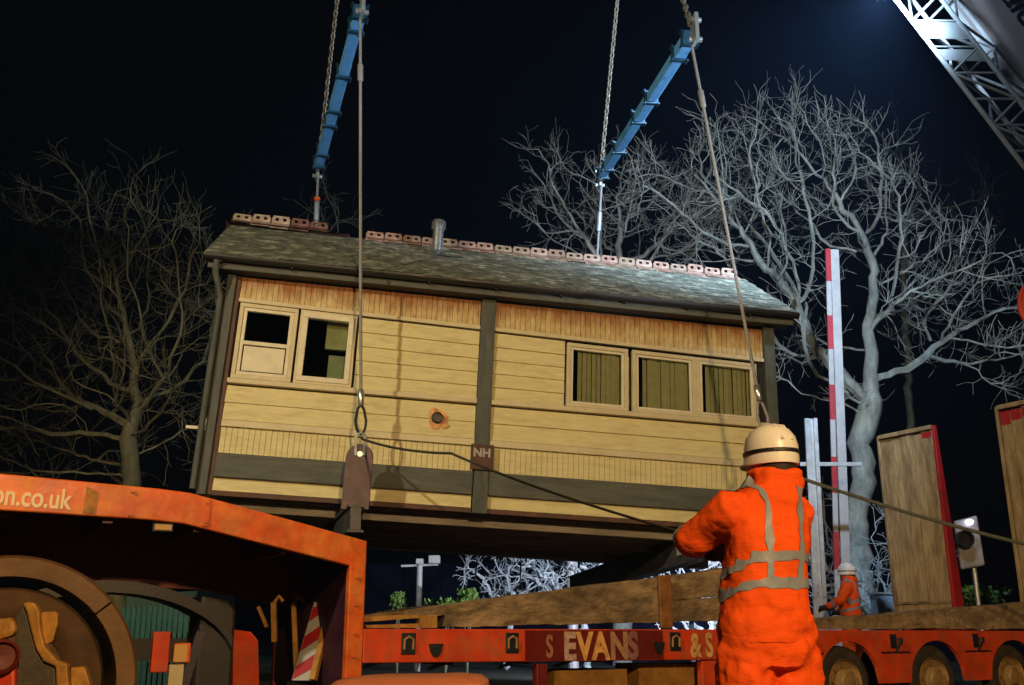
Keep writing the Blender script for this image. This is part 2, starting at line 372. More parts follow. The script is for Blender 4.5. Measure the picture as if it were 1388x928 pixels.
# windows
def fr(b, x0, x1, z0, z1, wd, y0, y1):
    b.box(x0, x1, y0, y1, z0, z0 + wd); b.box(x0, x1, y0, y1, z1 - wd, z1)
    b.box(x0, x0 + wd, y0 + .0005, y1, z0 + wd, z1 - wd); b.box(x1 - wd, x1, y0 + .0005, y1, z0 + wd, z1 - wd)
def pane(win, x0, x1, z0, z1, y=-.008):
    b = MB(); b.box(x0, x1, y, y + .004, z0, z1); return b.build('pane', M_glass, win, warp=warp)
def slats(win, x0, x1, z0, z1):
    b = MB(); x = x0 + .09
    while x < x1:
        a = random.uniform(-.022, .026); b.add([(x, .072, z0), (x + .062, .072 - a, z0), (x + .062, .072 - a, z1), (x, .072, z1)], [(0, 1, 2, 3)]); x += .068
    o = b.build('vertical_blind', M_blind, win, warp=warp); o['kind'] = 'stuff'; return o
for i, (x0, x1, z0, z1) in enumerate(WIN):
    b = MB(); fr(b, x0, x1, z0, z1, .055, -.045, .05)
    win = b.build('window', M_trim, sb, bevel=.005, warp=warp)
    win['label'] = ['part boarded left window with a white lower panel', 'casement window with dark glass', 'separate wide window with vertical blind', 'sliding sash with vertical blind', 'outer sash with vertical blind'][i]
    a, c, d, e = x0 + .058, x1 - .058, z0 + .058, z1 - .058
    b = MB()
    if i == 0:
        fr(b, a, c, d, e, .045, -.03, .03); b.box(a + .045, c - .045, -.029, .03, -1.02, -.965)
        b.build('sash', M_white, win, bevel=.004, warp=warp)
        b = MB(); b.box(a + .06, c - .06, -.018, .01, d + .06, -1.035); b.build('panel', M_white, win, bevel=.004, warp=warp)
        pane(win, a + .046, c - .046, -.964, e - .046)
    elif i == 1:
        fr(b, a - .02, c + .02, d - .02, e + .02, .07, -.06, .03); b.build('sash', M_white, win, bevel=.005, warp=warp)
        pane(win, a + .05, c - .05, d + .05, e - .05)
    else:
        fr(b, a, c, d, e, .035, -.03 - .012 * (i == 4), .03); b.build('sash', M_white, win, bevel=.004, warp=warp)
        pane(win, a + .036, c - .036, d + .036, e - .036)
        slats(win, a + .03, c + .05, d - .02, e - .02)
# fittings behind the casement window
b = MB(); b.box(1.42, 1.9, .25, .5, -1.9, -.98); b.build('inside_cabinet', mat('cabinet_green', (.28, .30, .17), .6), sb)
b = MB(); b.box(1.36, 1.9, .16, .22, -.92, -.5); b.build('inside_notice_board', mat('notice_board', (.40, .36, .18), .7), sb)
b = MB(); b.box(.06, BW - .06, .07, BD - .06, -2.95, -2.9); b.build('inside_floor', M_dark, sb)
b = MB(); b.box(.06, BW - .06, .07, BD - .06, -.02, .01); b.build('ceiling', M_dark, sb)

# eaves, gutter, roof
EY, EZ, RY, RZ = -.38, .085, 1.5, 1.40
b = MB(); b.box(-.26, 7.96, -.27, -.245, -.075, .09); b.build('fascia', M_greytimber, sb, bevel=.006)
b = MB(); b.box(-.25, 7.95, -.244, .06, -.045, -.025); b.build('soffit', M_greytimber, sb)
b = MB(); g = [(-.065 * math.cos(a), -.065 * math.sin(a)) for a in [k * math.pi / 8 for k in range(9)]]
g2 = [(p[0] * .9, p[1] * .9) for p in reversed(g)]
b.prism([(EY + .03 + p[0], EZ - .02 + p[1]) for p in g + g2], -.31, 8.0, 'x'); gut = b.build('gutter', M_black, sb)
for x in np.arange(-.1, 8, .92):
    b = MB(); b.box(x, x + .03, EY + .02, -.272, EZ - .10, EZ - .085); b.build('bracket', M_black, gut)
def slope(side, x, t, h):     # t 0 at eaves, 1 at ridge
    y = EY + (RY - EY) * t if side == 0 else (2 * RY - EY) - (RY - EY) * t
    z = EZ + (RZ - EZ) * t
    nrm = Vector((0, -(RZ - EZ), RY - EY)).normalized()
    if side: nrm.y = -nrm.y
    return (x, y + nrm.y * h, z + nrm.z * h)
b = MB()
for side in (0, 1):
    vs = [slope(side, -.28, 0, 0), slope(side, 7.97, 0, 0), slope(side, 7.97, 1, 0), slope(side, -.28, 1, 0)]
    vs2 = [slope(side, -.28, 0, -.04), slope(side, 7.97, 0, -.04), slope(side, 7.97, .99, -.04), slope(side, -.28, .99, -.04)]
    b.add(vs + vs2, [(0, 1, 2, 3), (7, 6, 5, 4), (0, 4, 5, 1), (1, 5, 6, 2), (2, 6, 7, 3), (3, 7, 4, 0)])
roof = b.build('roof', M_greytimber, sb)
b = MB(); rows = 13
for side in (0, 1):
    for r in range(rows):
        t0 = r / rows - .012; t1 = min(1.0, (r + 1.35) / rows); x = -.31 - (.12 if r % 2 else 0)
        while x < 7.99:
            xe = min(x + .24, 7.99); xb = max(x, -.31)
            if xe - xb > .03:
                h = .004 + random.uniform(-.002, .005); tt = t0 + random.uniform(-.010, .010)
                vs = [slope(side, xb + .002, tt, h + .008), slope(side, xe - .002, tt + random.uniform(-.006, .006), h + .008), slope(side, xe - .002, t1, .004), slope(side, xb + .002, t1, .004)]
                lo = [slope(side, xb + .002, tt, h + .002), slope(side, xe - .002, tt, h + .002)]
                b.add(vs + lo, [(0, 1, 2, 3), (4, 5, 1, 0), (0, 3, 4), (1, 5, 2)])
            x += .24
o = b.build('slates', M_slate, roof); o['kind'] = 'stuff'
# ridge tiles with two round holes in each crest
def ridge_tile(m, x, dz=0, rot=0):
    b = MB(); L = .285
    for s in (-1, 1):
        b.add([(0, 0, .03), (L, 0, .03), (L, s * .17, -.095), (0, s * .17, -.095), (0, 0, .012), (L, 0, .012), (L, s * .16, -.11), (0, s * .16, -.11)],
              [(0, 1, 2, 3), (4, 5, 6, 7), (3, 2, 6, 7), (0, 3, 7, 4), (1, 2, 6, 5)])
    # crest as a plate with square-ish holes
    def pl(x0, x1, z0, z1): b.box(x0, x1, -.018, .018, z0, z1)
    h0, h1, h2, h3 = .026, .065, .112, .142
    pl(.004, L - .004, h0, h1); pl(.004, .055, h1, h2); pl(.11, .175, h1, h2); pl(.23, L - .004, h1, h2); pl(.02, L - .02, h2, h3)
    o = b.build('ridge_tile', m, roof, bevel=0); o.location = (x, RY, RZ + .012 + dz); o.rotation_euler = (random.uniform(-.05, .05), rot + random.uniform(-.025, .025), random.uniform(-.03, .03)); o.scale = (random.uniform(.97, 1.02), 1, random.uniform(.86, 1.1))
    return o
RT = [mat('ridge_tile_clay_%s' % nm_, c_, .85, var=.4, scale=9, col2=c2_, amt=.85, scale2=7, thresh=.5, bump=.4) for nm_, c_, c2_ in (('pink', (.24, .12, .09), (.36, .30, .25)), ('buff', (.27, .18, .13), (.15, .085, .06)), ('rust', (.20, .085, .06), (.34, .25, .2)), ('mossy', (.17, .12, .07), (.30, .22, .17)))]
x = -.30; k = 0
while x < 7.72:
    if not (1.15 < x < 1.62):
        if x < 1.2: ridge_tile(M_ridgedark if x > .35 else M_ridge, x, .06, .02)
        else: ridge_tile(random.choice(RT), x)
    x += .292
# lifted lead flashing under the left crest
b = MB(); b.add([(-.4, RY - .22, RZ - .02), (1.5, RY - .2, RZ - .04), (1.5, RY, RZ + .055), (-.4, RY, RZ + .075), (-.4, RY + .2, RZ - .02), (1.5, RY + .2, RZ - .04)], [(0, 1, 2, 3), (3, 2, 5, 4)])
b.build('ridge_flashing', M_ridgedark, roof)
b = MB(); b.tube([(2.84, .98, .95), (2.84, .98, 1.46)], .082, 18); b.lathe([(.086, 0), (.11, .01), (.11, .09), (.10, .12), (.05, .135), (0, .135)], 18, (2.84, .98, 1.46), 'z'); b.lathe([(.12, 0), (.10, .05), (.083, .055)], 18, (2.84, .98, 1.02), 'z')
b.build('flue', M_chrome, sb, smooth=True)
b = MB()
for k in range(3): b.add([slope(0, 2.7, .62 + k*.0, .03), slope(0, 3.25, .6, .035), slope(0, 3.2, .66, .035), slope(0, 2.7, .7, .03)], [(0, 1, 2, 3)])
b.build('flue_flashing', M_steel, sb)
# downpipe elbow and side bracket at the left end
b = MB(); b.tube([(-.14, EY + .04, EZ - .08), (-.14, EY + .06, -.15), (-.06, -.10, -.42), (-.055, -.11, -3.0)], .042, 10); b.build('downpipe', M_greypost, sb, smooth=True)
b = MB(); b.box(-.30, -.02, .2, .24, -2.16, -2.12); b.box(-.12, -.03, .17, .27, -2.12, -2.02); b.build('side_bracket', M_white, sb)
# underside
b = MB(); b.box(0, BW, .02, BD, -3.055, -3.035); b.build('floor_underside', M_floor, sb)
for y0, wd, dp in ((.28, .09, .12), (.80, .08, .10), (1.35, .10, .14), (2.0, .08, .10), (2.72, .24, .13)):
    b = MB(); b.box(.05, BW - .05, y0, y0 + wd, -3.056 - dp, -3.056); b.build('floor_bearer', M_joist if dp < .25 else M_brown, sb, bevel=.006)
for k in range(9):
    x = .5 + k * .84
    b = MB(); b.box(x, x + .06, .37, .80, -3.13, -3.057); b.build('floor_joist', M_joist, sb)
b = MB(); b.tube([(3.9, 2.6, -3.3), (3.88, 2.6, -3.62)], .012, 6); b.build('loose_cable', M_black, sb)
b = MB(); b.tube([(4.6, 2.7, -3.3), (4.6, 2.7, -3.62), (4.55, 2.72, -3.7)], .012, 6); b.build('loose_cable', M_black, sb)

# ------------------------------------------------------------------ lifting gear
def shackle_parts(b, c, s=.07, ax=None):
    c = Vector(c); pts = [c + BX * (s * math.cos(a)) * .8 + Vector((0, 0, 1)) * (s * 1.3 * math.sin(a)) for a in [rad(-60 + k * 20) for k in range(16)]]
    b.tube(pts, .017, 8); b.tube([c - BX * s - Vector((0, 0, s * 1.2)), c + BX * s - Vector((0, 0, s * 1.2))], .02, 8)
SPR = {'l': (Vector((-2.13, 12.2, 9.43)), Vector((-3.66, 17.2, 9.45))), 'r': (at(937, 47, 11.9), at(815, 238, 17.9))}
LUG = {'l': bw(1.955, -.6, -2.35), 'r': bw(6.62, -2.1, -2.33)}
FARB = {'l': Vector((-3.45, 16.75, 2.05)), 'r': bw(6.05, 4.9, -3.33)}
for k, nm in (('l', 'left'), ('r', 'right')):
    near, far = SPR[k]; lug = LUG[k]
    base = lug - BZ * .98
    d = (FARB[k] - base); d.z = d.z * 1.0; d.normalize()
    # lifting beam
    root = empty('lifting_beam', {'l': 'dark steel lifting beam under the left half of the signal box with maroon lug plate', 'r': 'dark steel lifting beam under the right half of the signal box with pale label'}[k], 'lifting beam', group='beams under the signal box')
    b = MB(); L = (FARB[k] - base).length + .35
    p0 = base - d * .12; p1 = base + d * L
    u = Vector((0, 0, 1))
    hh = .30 if k == 'l' else .34
    b.bar(p0 + u * (hh / 2), p1 + u * (hh / 2), .20, .028); b.bar(p0 - u * (hh / 2), p1 - u * (hh / 2), .20, .028); b.bar(p0, p1, .13, hh - .03)
    b.build('girder', M_beamsteel, root)
    # lug plate: rounded top
    side = d.cross(u).normalized()
    upz = side.cross(d).normalized()
    poly = [(-.17, -.03), (.17, -.03), (.17, .62)] + [(.17 * math.cos(a), .62 + .17 * math.sin(a)) for a in [rad(15 * j) for j in range(1, 12)]] + [(-.17, .62)]
    b = MB(); n = len(poly)
    sd = Vector((BX.x, BX.y, 0)).normalized() if k == 'l' else side
    fwd = u.cross(sd).normalized()
    vs = [base + sd * px + BZ * (pz + hh / 2) - fwd * .03 for px, pz in poly] + [base + sd * px + BZ * (pz + hh / 2) + fwd * .03 for px, pz in poly]
    b.add(vs, [tuple(range(n)), tuple(range(2 * n - 1, n - 1, -1))] + [(i, i + n, (i + 1) % n + n, (i + 1) % n) for i in range(n)])
    b.build('lug_plate', M_lug, root, bevel=.01)
    eye = base + BZ * (hh / 2 + .66)
    b = MB()
    b.tube([eye - fwd * .045, eye + fwd * .06], .035, 14)
    for q in (-1, 1): b.tube([eye - fwd * .05 + sd * (q * .055) + u * t for t in (-.02, .10, .2)] , .02, 8)
    b.tube([eye - fwd * .05 + u * .2 + sd * (.055 * math.cos(a)) + u * (.06 * math.sin(a)) for a in [rad(180 - 20 * j) for j in range(10)]], .02, 8)
    b.build('shackle', M_steel, root, smooth=True)
    top_eye = eye + u * .26 - fwd * .05
    if k == 'r':
        lp = base + d * 2.3
        b = MB(); b.bar(lp - d * .16 + side * -.07 , lp + d * .16 + side * -.07, .012, .12); b.bar(lp - d * .16 + side * .07, lp + d * .16 + side * .07, .012, .12); b.build('label_plate', M_greypanel, root)
    # near sling
    sl = empty('wire_sling', 'wire rope sling from the %s blue spreader down to the front lug' % nm, 'sling', group='wire rope slings')
    a = near + Vector((0, 0, -.18)); dr = (top_eye - a).normalized()
    b = MB(); b.tube([a, a + (top_eye - a) * .5, top_eye - dr * .5], .021, 8); b.build('rope', M_rope, sl, smooth=True)
    b = MB(); b.tube([top_eye - dr * .56, top_eye - dr * .54, top_eye - dr * .36, top_eye - dr * .34], [.025, .042, .042, .025], 10); b.build('ferrule', M_chrome, sl, smooth=True)
    b = MB(); e0 = top_eye - dr * .17
    b.tube([e0 + sd * (.065 * math.cos(t)) * (1 if math.sin(t) < .2 else .85) + dr * (.18 * -math.sin(t)) for t in [k2 * math.pi / 12 for k2 in range(25)]], .018, 8); b.build('eye', M_black if k == 'l' else M_rope, sl, smooth=True)
    b = MB(); b.tube([a + dr * .70, a + dr * .72, a + dr * .95, a + dr * .97], [.03, .04, .04, .03], 10); b.build('upper_ferrule', M_rope, sl, smooth=True)
    # far sling
    sl = empty('wire_sling', 'wire rope sling from the %s blue spreader down behind the roof' % nm, 'sling', group='wire rope slings')
    a2 = far + Vector((0, 0, -.2)); e2 = FARB[k] + Vector((0, 0, .3))
    b = MB(); b.tube([a2, e2], .023, 8); b.build('rope', M_rope, sl, smooth=True)
    dr = (e2 - a2).normalized()
    b = MB(); b.tube([a2 + dr * .55, a2 + dr * .57, a2 + dr * .95, a2 + dr * .97], [.025, .05, .05, .025], 10); b.build('ferrule', M_steel, sl, smooth=True)
    if k == 'l':
        b = MB(); b.tube([a2 + dr * .48, a2 + dr * .545], .06, 10); b.build('orange_tag', M_orange, sl)
    # spreader
    sp = empty('spreader_beam', 'blue telescopic spreader beam with dark collars at the %s' % nm, 'spreader beam', group='blue spreader beams')
    d = (far - near).normalized(); L = (far - near).length; sd2 = d.cross(u).normalized()
    cuts = [.02, .09, .34, .56, .66, .88, .98] if k == 'l' else [.02, .10, .36, .50, .74, .90, .98]
    for i in range(len(cuts) - 1):
        b = MB(); wd = .165 - .010 * (i % 2)
        b.bar(near + d * (cuts[i] * L + .05), near + d * (cuts[i + 1] * L - .045), wd, wd); b.build('tube', M_blue, sp, bevel=.015)
    for c in cuts:
        q = near + d * (c * L)
        b = MB(); b.bar(q - d * .045, q + d * .045, .21, .21)
        for s1, s2 in ((1, 1), (-1, 1), (1, -1), (-1, -1)):
            e = q + sd2 * (s1 * .11) + u * (s2 * .11); b.tube([e - d * .06, e + d * .06], .016, 6)
        b.build('collar', M_bluedark, sp)
    for q in (near, far):
        b = MB(); s2 = -1 if q is near else 1
        b.bar(q + d * (s2 * .16) - u * .2, q + d * (s2 * .16) + u * .2, .05, .22, d); b.tube([q + d * (s2 * .16) - sd2 * .09 + u * .15, q + d * (s2 * .16) + sd2 * .09 + u * .15], .04, 10); b.tube([q + d * (s2 * .16) - sd2 * .09 - u * .15, q + d * (s2 * .16) + sd2 * .09 - u * .15], .04, 10)
        b.build('end_fitting', M_steel, sp)
    # chains up to the hook
    apex = (near + far) / 2 + Vector((.12, 0, 5.8))
    for q, wn in ((near, 'near'), (far, 'far')):
        a = q + u * .15; n_ = int((apex - a).length / .105); dr = (apex - a).normalized(); p1 = dr.orthogonal().normalized(); p2 = dr.cross(p1)
        b = MB()
        for i in range(n_):
            c = a + dr * ((i + .5) * .105); px = p1 if i % 2 else p2
            pts = [c + dr * (.066 * math.sin(t)) + px * (.034 * math.cos(t)) for t in [j * math.pi / 5 for j in range(11)]]
            b.tube(pts, .015, 5, False)
        tag(b.build('lifting_chain', M_chain, smooth=True), 'steel chain rising from the %s end of the %s blue spreader' % (wn, nm), 'chain', 'chains above the spreaders')
    hk = empty('crane_hook', 'steel crane hook gathering the chains of the %s spreader' % nm, 'hook', loc=apex)
    b = MB(); pts = [Vector((.16 * math.cos(t), 0, .05 + .16 * math.sin(t))) for t in [rad(160 + 14 * j) for j in range(19)]]
    b.tube(pts, [.03 + .02 * math.sin(math.pi * j / 18) for j in range(19)], 10); b.build('hook', M_steel, hk, smooth=True)
    b = MB(); b.box(-.12, .12, -.1, .1, .22, .75); b.build('block', M_black, hk, bevel=.02)
    b = MB(); b.tube([(-.05, 0, .75), (-.05, 0, 14)], .02, 6); b.tube([(.05, 0, .75), (.05, 0, 14)], .02, 6); b.build('hoist_rope', M_rope, hk)
RLUG_END = LUG['r'] - BZ * .3; LLUG_END = LUG['l'] + Vector((.02, -.05, .02))

# ------------------------------------------------------------------ low-loader trailer
TH = rad(28); TU = Vector((math.cos(TH), math.sin(TH), 0)); TW = Vector((-math.sin(TH), math.cos(TH), 0)); T0 = Vector((-1.39, 9.52, 0))
TM = frame(T0, TU, TW, (0, 0, 1))
def tw(s, o, z): return T0 + TU * s + TW * o + Vector((0, 0, z))
tr = empty('low_loader_trailer', 'red low loader trailer with stepped gooseneck, lettering and three axles in view', 'trailer', M=TM)
gp = [(.03, .25), (.03, 1.83), (-1.0, 2.055), (-1.62, 2.185), (-1.9, 2.205), (-3.13, 2.25), (-4.6, 2.28), (-4.6, 1.97), (-3.09, 1.955), (-1.95, 1.935), (-1.65, 1.915), (-.13, 1.60), (-.13, .25)]
b = MB(); b.prism(gp, 0, .10); gn = b.build('gooseneck_side', M_redworn, tr, bevel=.012)
b = MB(); b.prism(gp, 2.42, 2.52); b.build('gooseneck_side', M_reddark, tr)
b = MB()
up = [(-.1, 1.79), (-1.62, 2.12), (-4.6, 2.21), (-4.6, 2.18), (-1.62, 2.09), (-.1, 1.76)]
b.prism(up, .101, 2.419); b.build('gooseneck_plate', M_reddark, tr)
for s_, z_ in ((-.75, 1.80), (-1.55, 1.96), (-2.3, 2.0), (-3.1, 2.03), (-3.9, 2.05)):
    b = MB(); b.box(s_, s_ + .08, .101, 2.419, z_ - .10, z_ + .045); b.build('cross_member', M_reddark, tr)
b = MB(); b.box(-.125, -.06, .101, 2.419, .5, 1.72); b.build('bulkhead', mat('bulkhead_paint', (.035, .008, .02), .5, var=.4, scale=3), tr)
text_mesh('web_lettering', 'on.co.uk', .232, M_letterclean, gn, Matrix.Translation((-3.165, -.003, 2.005)) @ Matrix.Rotation(rad(1.5), 4, 'Y') @ Matrix.Rotation(rad(90), 4, 'X'), xs=.735, bold=.004)
b = MB(); b.add([(-2.475, -.008, 1.965), (-2.38, -.008, 1.962), (-2.37, -.008, 2.14), (-2.465, -.008, 2.19)], [(0, 1, 2, 3)]); b.build('worn_patch', mat('olive_worn_patch', (.35, .17, .02), .6, var=.4, scale=9, col2=(.5, .08, .01), amt=.8, scale2=8), gn)
b = MB(); b.box(-1.905, -1.735, .0, .05, 1.838, 1.912); ml = b.build('marker_light', M_black, tr, bevel=.006)
b = MB(); b.box(-1.89, -1.75, -.012, .0, 1.853, 1.90); b.build('lens', M_amber, ml, bevel=.004)
b = MB(); b.prism([(-.13, 1.60), (-.13, 1.25), (-1.2, 1.42), (-4.6, 1.52), (-4.6, 2.17), (-1.62, 2.08), (-.13, 1.75)], 1.6, 1.66); b.build('inner_web', M_reddark, tr)
b = MB(); b.box(-1.50, -1.44, -.012, -.001, 1.90, 2.145); b.build('seam_plate', M_redworn, gn, bevel=.004)
for s_, z_ in [(-1.47, 1.94), (-1.47, 2.11), (-.06, 1.5), (-.06, 1.25), (-.06, 1.0), (-.06, .8), (-2.1, 2.17), (-2.1, 1.97)]:
    b = MB(); b.tube([(s_, -.022, z_), (s_, .0, z_)], .018, 6); b.build('bolt', M_redworn, gn)
# main side beam with recesses
ch = [(.031, 1.035), (5.35, 1.025), (5.35, .70), (.031, .735)]
b = MB(); b.prism(ch, 0, .12); cb = b.build('side_beam', M_red, tr, bevel=.01)
b = MB(); b.prism(ch, 2.40, 2.52); b.build('side_beam', M_reddark, tr)
b = MB(); b.prism([(1.72, 1.022), (3.40, 1.019), (3.40, .722), (1.72, .733)], -.004, 0.0005); b.build('dark_name_panel', M_reddark, tr)
R90 = Matrix.Rotation(rad(90), 4, 'X')
text_mesh('letter', 'S', .30, mat('letter_paint_dull', (.36, .14, .08), .6, var=.3, scale=12, col2=(.2, .05, .03), amt=.7, scale2=7, bump=0), cb, Matrix.Translation((1.955, -.009, .765)) @ R90, xs=.60, bold=.008)
for lt, lx, lc in (('E', 2.16, (.55, .36, .27)), ('V', 2.325, (.85, .44, .12)), ('A', 2.510, (.80, .40, .12)), ('N', 2.722, (.42, .22, .12)), ('S', 2.940, (.28, .13, .10))):
    text_mesh('letter', lt, .365, mat('letter_paint_' + lt, lc, .55, var=.25, scale=12, col2=(.22, .05, .03), amt=.75, scale2=7, thresh=.58, bump=0), cb, Matrix.Translation((lx, -.009, .742)) @ R90, xs=.80, bold=.016)
text_mesh('name_lettering', '& S', .34, M_letter, cb, Matrix.Translation((3.76, -.009, .748)) @ R90, xs=.66, bold=.012)
for s_ in (.40, 1.50, 3.49, 5.0):
    b = MB(); b.box(s_, s_ + .15, -.006, .04, .80, 1.0); rc = b.build('lashing_recess', M_black, cb, bevel=.01)
    b = MB(); b.tube([(s_ + .03, -.015, .85), (s_ + .03, -.02, .94), (s_ + .075, -.022, .965), (s_ + .12, -.02, .94), (s_ + .12, -.015, .85)], .012, 6); b.build('lashing_ring', M_rim, rc, smooth=True)
for s_ in (.68, 3.27):
    b = MB(); b.prism([(s_, .90), (s_ + .15, .90), (s_ + .13, .82), (s_ + .10, .78), (s_ + .05, .78), (s_ + .02, .82)], -.012, .02); b.build('hook_socket', M_black, cb)
for s_, wd in ((1.86, .13), (3.92, .3)):
    b = MB(); b.box(s_, s_ + wd, .01, .11, .2, .699); b.build('leg_stay', M_reddark if wd < .2 else M_red, tr, bevel=.01)
b = MB(); b.box(.15, 10.0, .125, 2.395, .93, 1.0); b.build('deck', M_reddark, tr)
for k in range(6):
    b = MB(); b.box(.9 + k * .85, 1.0 + k * .85, .125, 2.395, .70, .929); b.build('cross_member', M_reddark, tr)
for k, (a, c) in enumerate(((.35, .95), (1.2, 1.75), (2.05, 2.6), (2.75, 3.4))):
    b = MB(); b.tube([(a, 1.2, .62), (c, 1.5, .74)], .02, 8); b.build('stay_rod', M_steel, tr)
# wheel section
WS = [6.10, 7.62, 9.10]; RZC = .42
cont = []
for k in range(120):
    s_ = 5.36 + k * (10.0 - 5.36) / 119; z_ = .40
    for c in WS:
        if abs(s_ - c) < .50: z_ = max(z_, RZC + math.sqrt(.25 - (s_ - c) ** 2) * .94)
    cont.append((s_, z_))
b = MB(); b.prism([(10.0, 1.0), (5.36, 1.02)] + cont, .0, .06); fn = b.build('wheel_arch_panel', M_red, tr)
for k, c in enumerate((5.42, 6.86, 8.36, 9.7)):
    b = MB(); b.box(c - .05, c + .06, -.008, .03, .80, .97); b.build('lashing_recess', M_black, fn, bevel=.006)
    b = MB(); b.tube([(c + .10, -.02, .86), (c + .10, -.02, .93)], .035, 8); b.tube([(c + .1, -.02, .86), (c + .02, -.02, .76)], .018, 6); b.build('chain_hook', M_black, fn)
    b = MB(); b.box(c - .22, c + .28, -.006, .02, .745, .765); b.build('seam', M_black, fn)
for c in WS:
    for off in (.08, 2.1):
        wl = empty('wheel', None, None); wl.parent = tr; wl.location = (c, off, RZC)
        b = MB(); b.lathe([(.27, 0), (.33, -.01), (.385, .01), (.415, .05), (.42, .13), (.415, .21), (.385, .25), (.27, .26)], 36); b.build('tyre', M_tyre, wl, smooth=True)
        b = MB(); b.lathe([(.275, .02), (.262, .0), (.255, .02), (.25, .05), (.21, .07), (.20, .05), (.16, .045), (.15, .0), (.10, -.02), (.085, -.05), (0, -.055)], 32); rm = b.build('rim', M_rim, wl, smooth=True)
        for j in range(8):
            a = j * math.pi / 4; b = MB(); b.tube([(.18 * math.cos(a), .06, .18 * math.sin(a)), (.18 * math.cos(a), .02, .18 * math.sin(a))], .014, 6); b.build('wheel_nut', M_rim, rm)

# ramps standing at the tail
for k, (o0, o1, h, lab) in enumerate(((1.55, 2.72, 4.14, 'far timber faced loading ramp standing upright at the tail with red edge'), (-.58, .45, 4.22, 'near timber faced loading ramp with red painted tip at the right edge'))):
    rp = empty('loading_ramp', lab, 'ramp', M=TM, group='folded loading ramps')
    lean = -.00
    n = 5; wd = (o1 - o0 - .12) / n
    for j in range(n):
        y0 = o0 + .06 + j * wd; jt = random.uniform(-.012, .012)
        b = MB(); b.box(10.0 + jt, 10.055 + jt, y0 + .004, y0 + wd - .004, 1.06 + random.uniform(-.02, .02), h - .06 + random.uniform(-.05, .0))
        pk = b.build('plank', M_timberlight, rp, bevel=.006)
        b = MB(); b.box(9.996 + jt, 10.0 + jt, y0 + .01, y0 + wd - .01, h - (.30 if k else .24) + random.uniform(-.06, .06) + .09 * (n - j - 2) / n, h - .09)
        if k or j < 1: b.build('paint_tip', M_ramp_red, pk)
    for y0 in (o0, o1 - .055):
        b = MB(); b.prism([(9.985, 1.02), (10.22, 1.02), (10.05, h), (9.985, h)], y0, y0 + .055); b.build('edge_beam', M_ramp_red if y0 == o0 else M_timberlight, rp, bevel=.008)
    b = MB(); b.box(9.96, 10.06, o0 + .056, o1 - .056, h - .055, h + .012); b.build('tip_bar', M_timberlight, rp, bevel=.006)
    b = MB(); b.tube([(10.2, o0 - .03, 1.0), (10.2, o1 + .03, 1.0)], .06, 12); b.build('hinge', M_ramp_red, rp)
    b = MB(); b.box(9.975, 9.999, o0 + .06, o1 - .06, 1.40, 1.44); b.build('batten', M_timber, rp)

# timbers on the deck
def rough_prism(name, poly, y0, y1, m, label, cat='timber', group=None, amp=.014, seg=44):
    # polygon [bl, br, tr, tl] lofted along s with uneven faces
    b = MB(); bl, br, trr, tl_ = poly; rings = []
    for i in range(seg + 1):
        t = i / seg
        s0 = bl[0] + (br[0] - bl[0]) * t; z0 = bl[1] + (br[1] - bl[1]) * t
        s1 = tl_[0] + (trr[0] - tl_[0]) * t; z1 = tl_[1] + (trr[1] - tl_[1]) * t
        R = []
        for u_ in (0, .33, .66, 1): R.append((s0 + (s1 - s0) * u_, y0, z0 + (z1 - z0) * u_))
        for u_ in (1, .66, .33, 0): R.append((s0 + (s1 - s0) * u_, y1, z0 + (z1 - z0) * u_))
        rings.append([Vector(p) + Vector(noise.noise_vector(Vector(p) * 3.1)) * amp + Vector(noise.noise_vector(Vector(p) * 11)) * amp * .6 for p in R])
    b.loft(rings); o = b.build(name, m, None, smooth=False); o.matrix_world = TM
    return tag(o, label, cat, group)
rough_prism('timber_baulk', [(.95, 1.052), (4.72, 1.13), (4.74, 1.40), (.95, 1.185)], .22, .62, M_timber, 'lower weathered timber baulk lying on the trailer behind the lettering', group='timbers on the trailer')
rough_prism('timber_baulk', [(.10, 1.105), (4.74, 1.415), (4.76, 1.735), (.10, 1.155)], .24, .60, M_timber, 'upper weathered timber baulk rising to the right behind the worker', group='timbers on the trailer')
b = MB(); b.box(3.50, 3.66, .15, .19, 1.04, 1.605); o = b.build('timber_stake', mat('rusty_stake', (.26, .10, .02), .8, var=.4, scale=8, col2=(.12, .05, .02), amt=.7, bump=.4), None, bevel=.01); o.matrix_world = TM
tag(o, 'short rusty brown timber stake upright against the big baulk', 'timber')
rough_prism('timber_wedge', [(.08, 1.045), (.62, 1.045), (.60, 1.085), (.06, 1.07)], .05, .16, M_timbergold, 'low orange packing board on the trailer beside the gooseneck', amp=.004, seg=6)
rough_prism('timber_wedge', [(.62, 1.045), (.78, 1.045), (.78, 1.165), (.60, 1.16)], .03, .17, M_timbergold, 'small orange timber block at the end of the packing board', amp=.004, seg=4)
rough_prism('timber_wedge', [(.05, 1.10), (.60, 1.135), (.60, 1.165), (.05, 1.15)], .05, .15, M_timbergold, 'thin orange batten bridging the packing board and the block', amp=.004, seg=6)
rough_prism('deck_timber', [(4.9, 1.03), (6.45, 1.03), (6.45, 1.19), (4.9, 1.11)], .08, .42, M_timber, 'short dark deck timber right of the near worker', group='timbers on the trailer')
rough_prism('deck_timber', [(6.47, 1.03), (7.75, 1.03), (7.75, 1.26), (6.47, 1.185)], .08, .44, M_timber, 'middle deck timber above the trailer wheels', group='timbers on the trailer')
rough_prism('deck_timber', [(7.77, 1.03), (9.90, 1.03), (9.90, 1.39), (7.77, 1.262)], .07, .44, M_timber, 'rear deck timber running to the loading ramp', group='timbers on the trailer')
rough_prism('timber_board', [(2.2, .42), (3.1, .40), (3.1, .62), (2.2, .62)], .25, .7, M_timbergold, 'left yellow timber stowed under the trailer lettering', amp=.008, seg=8)
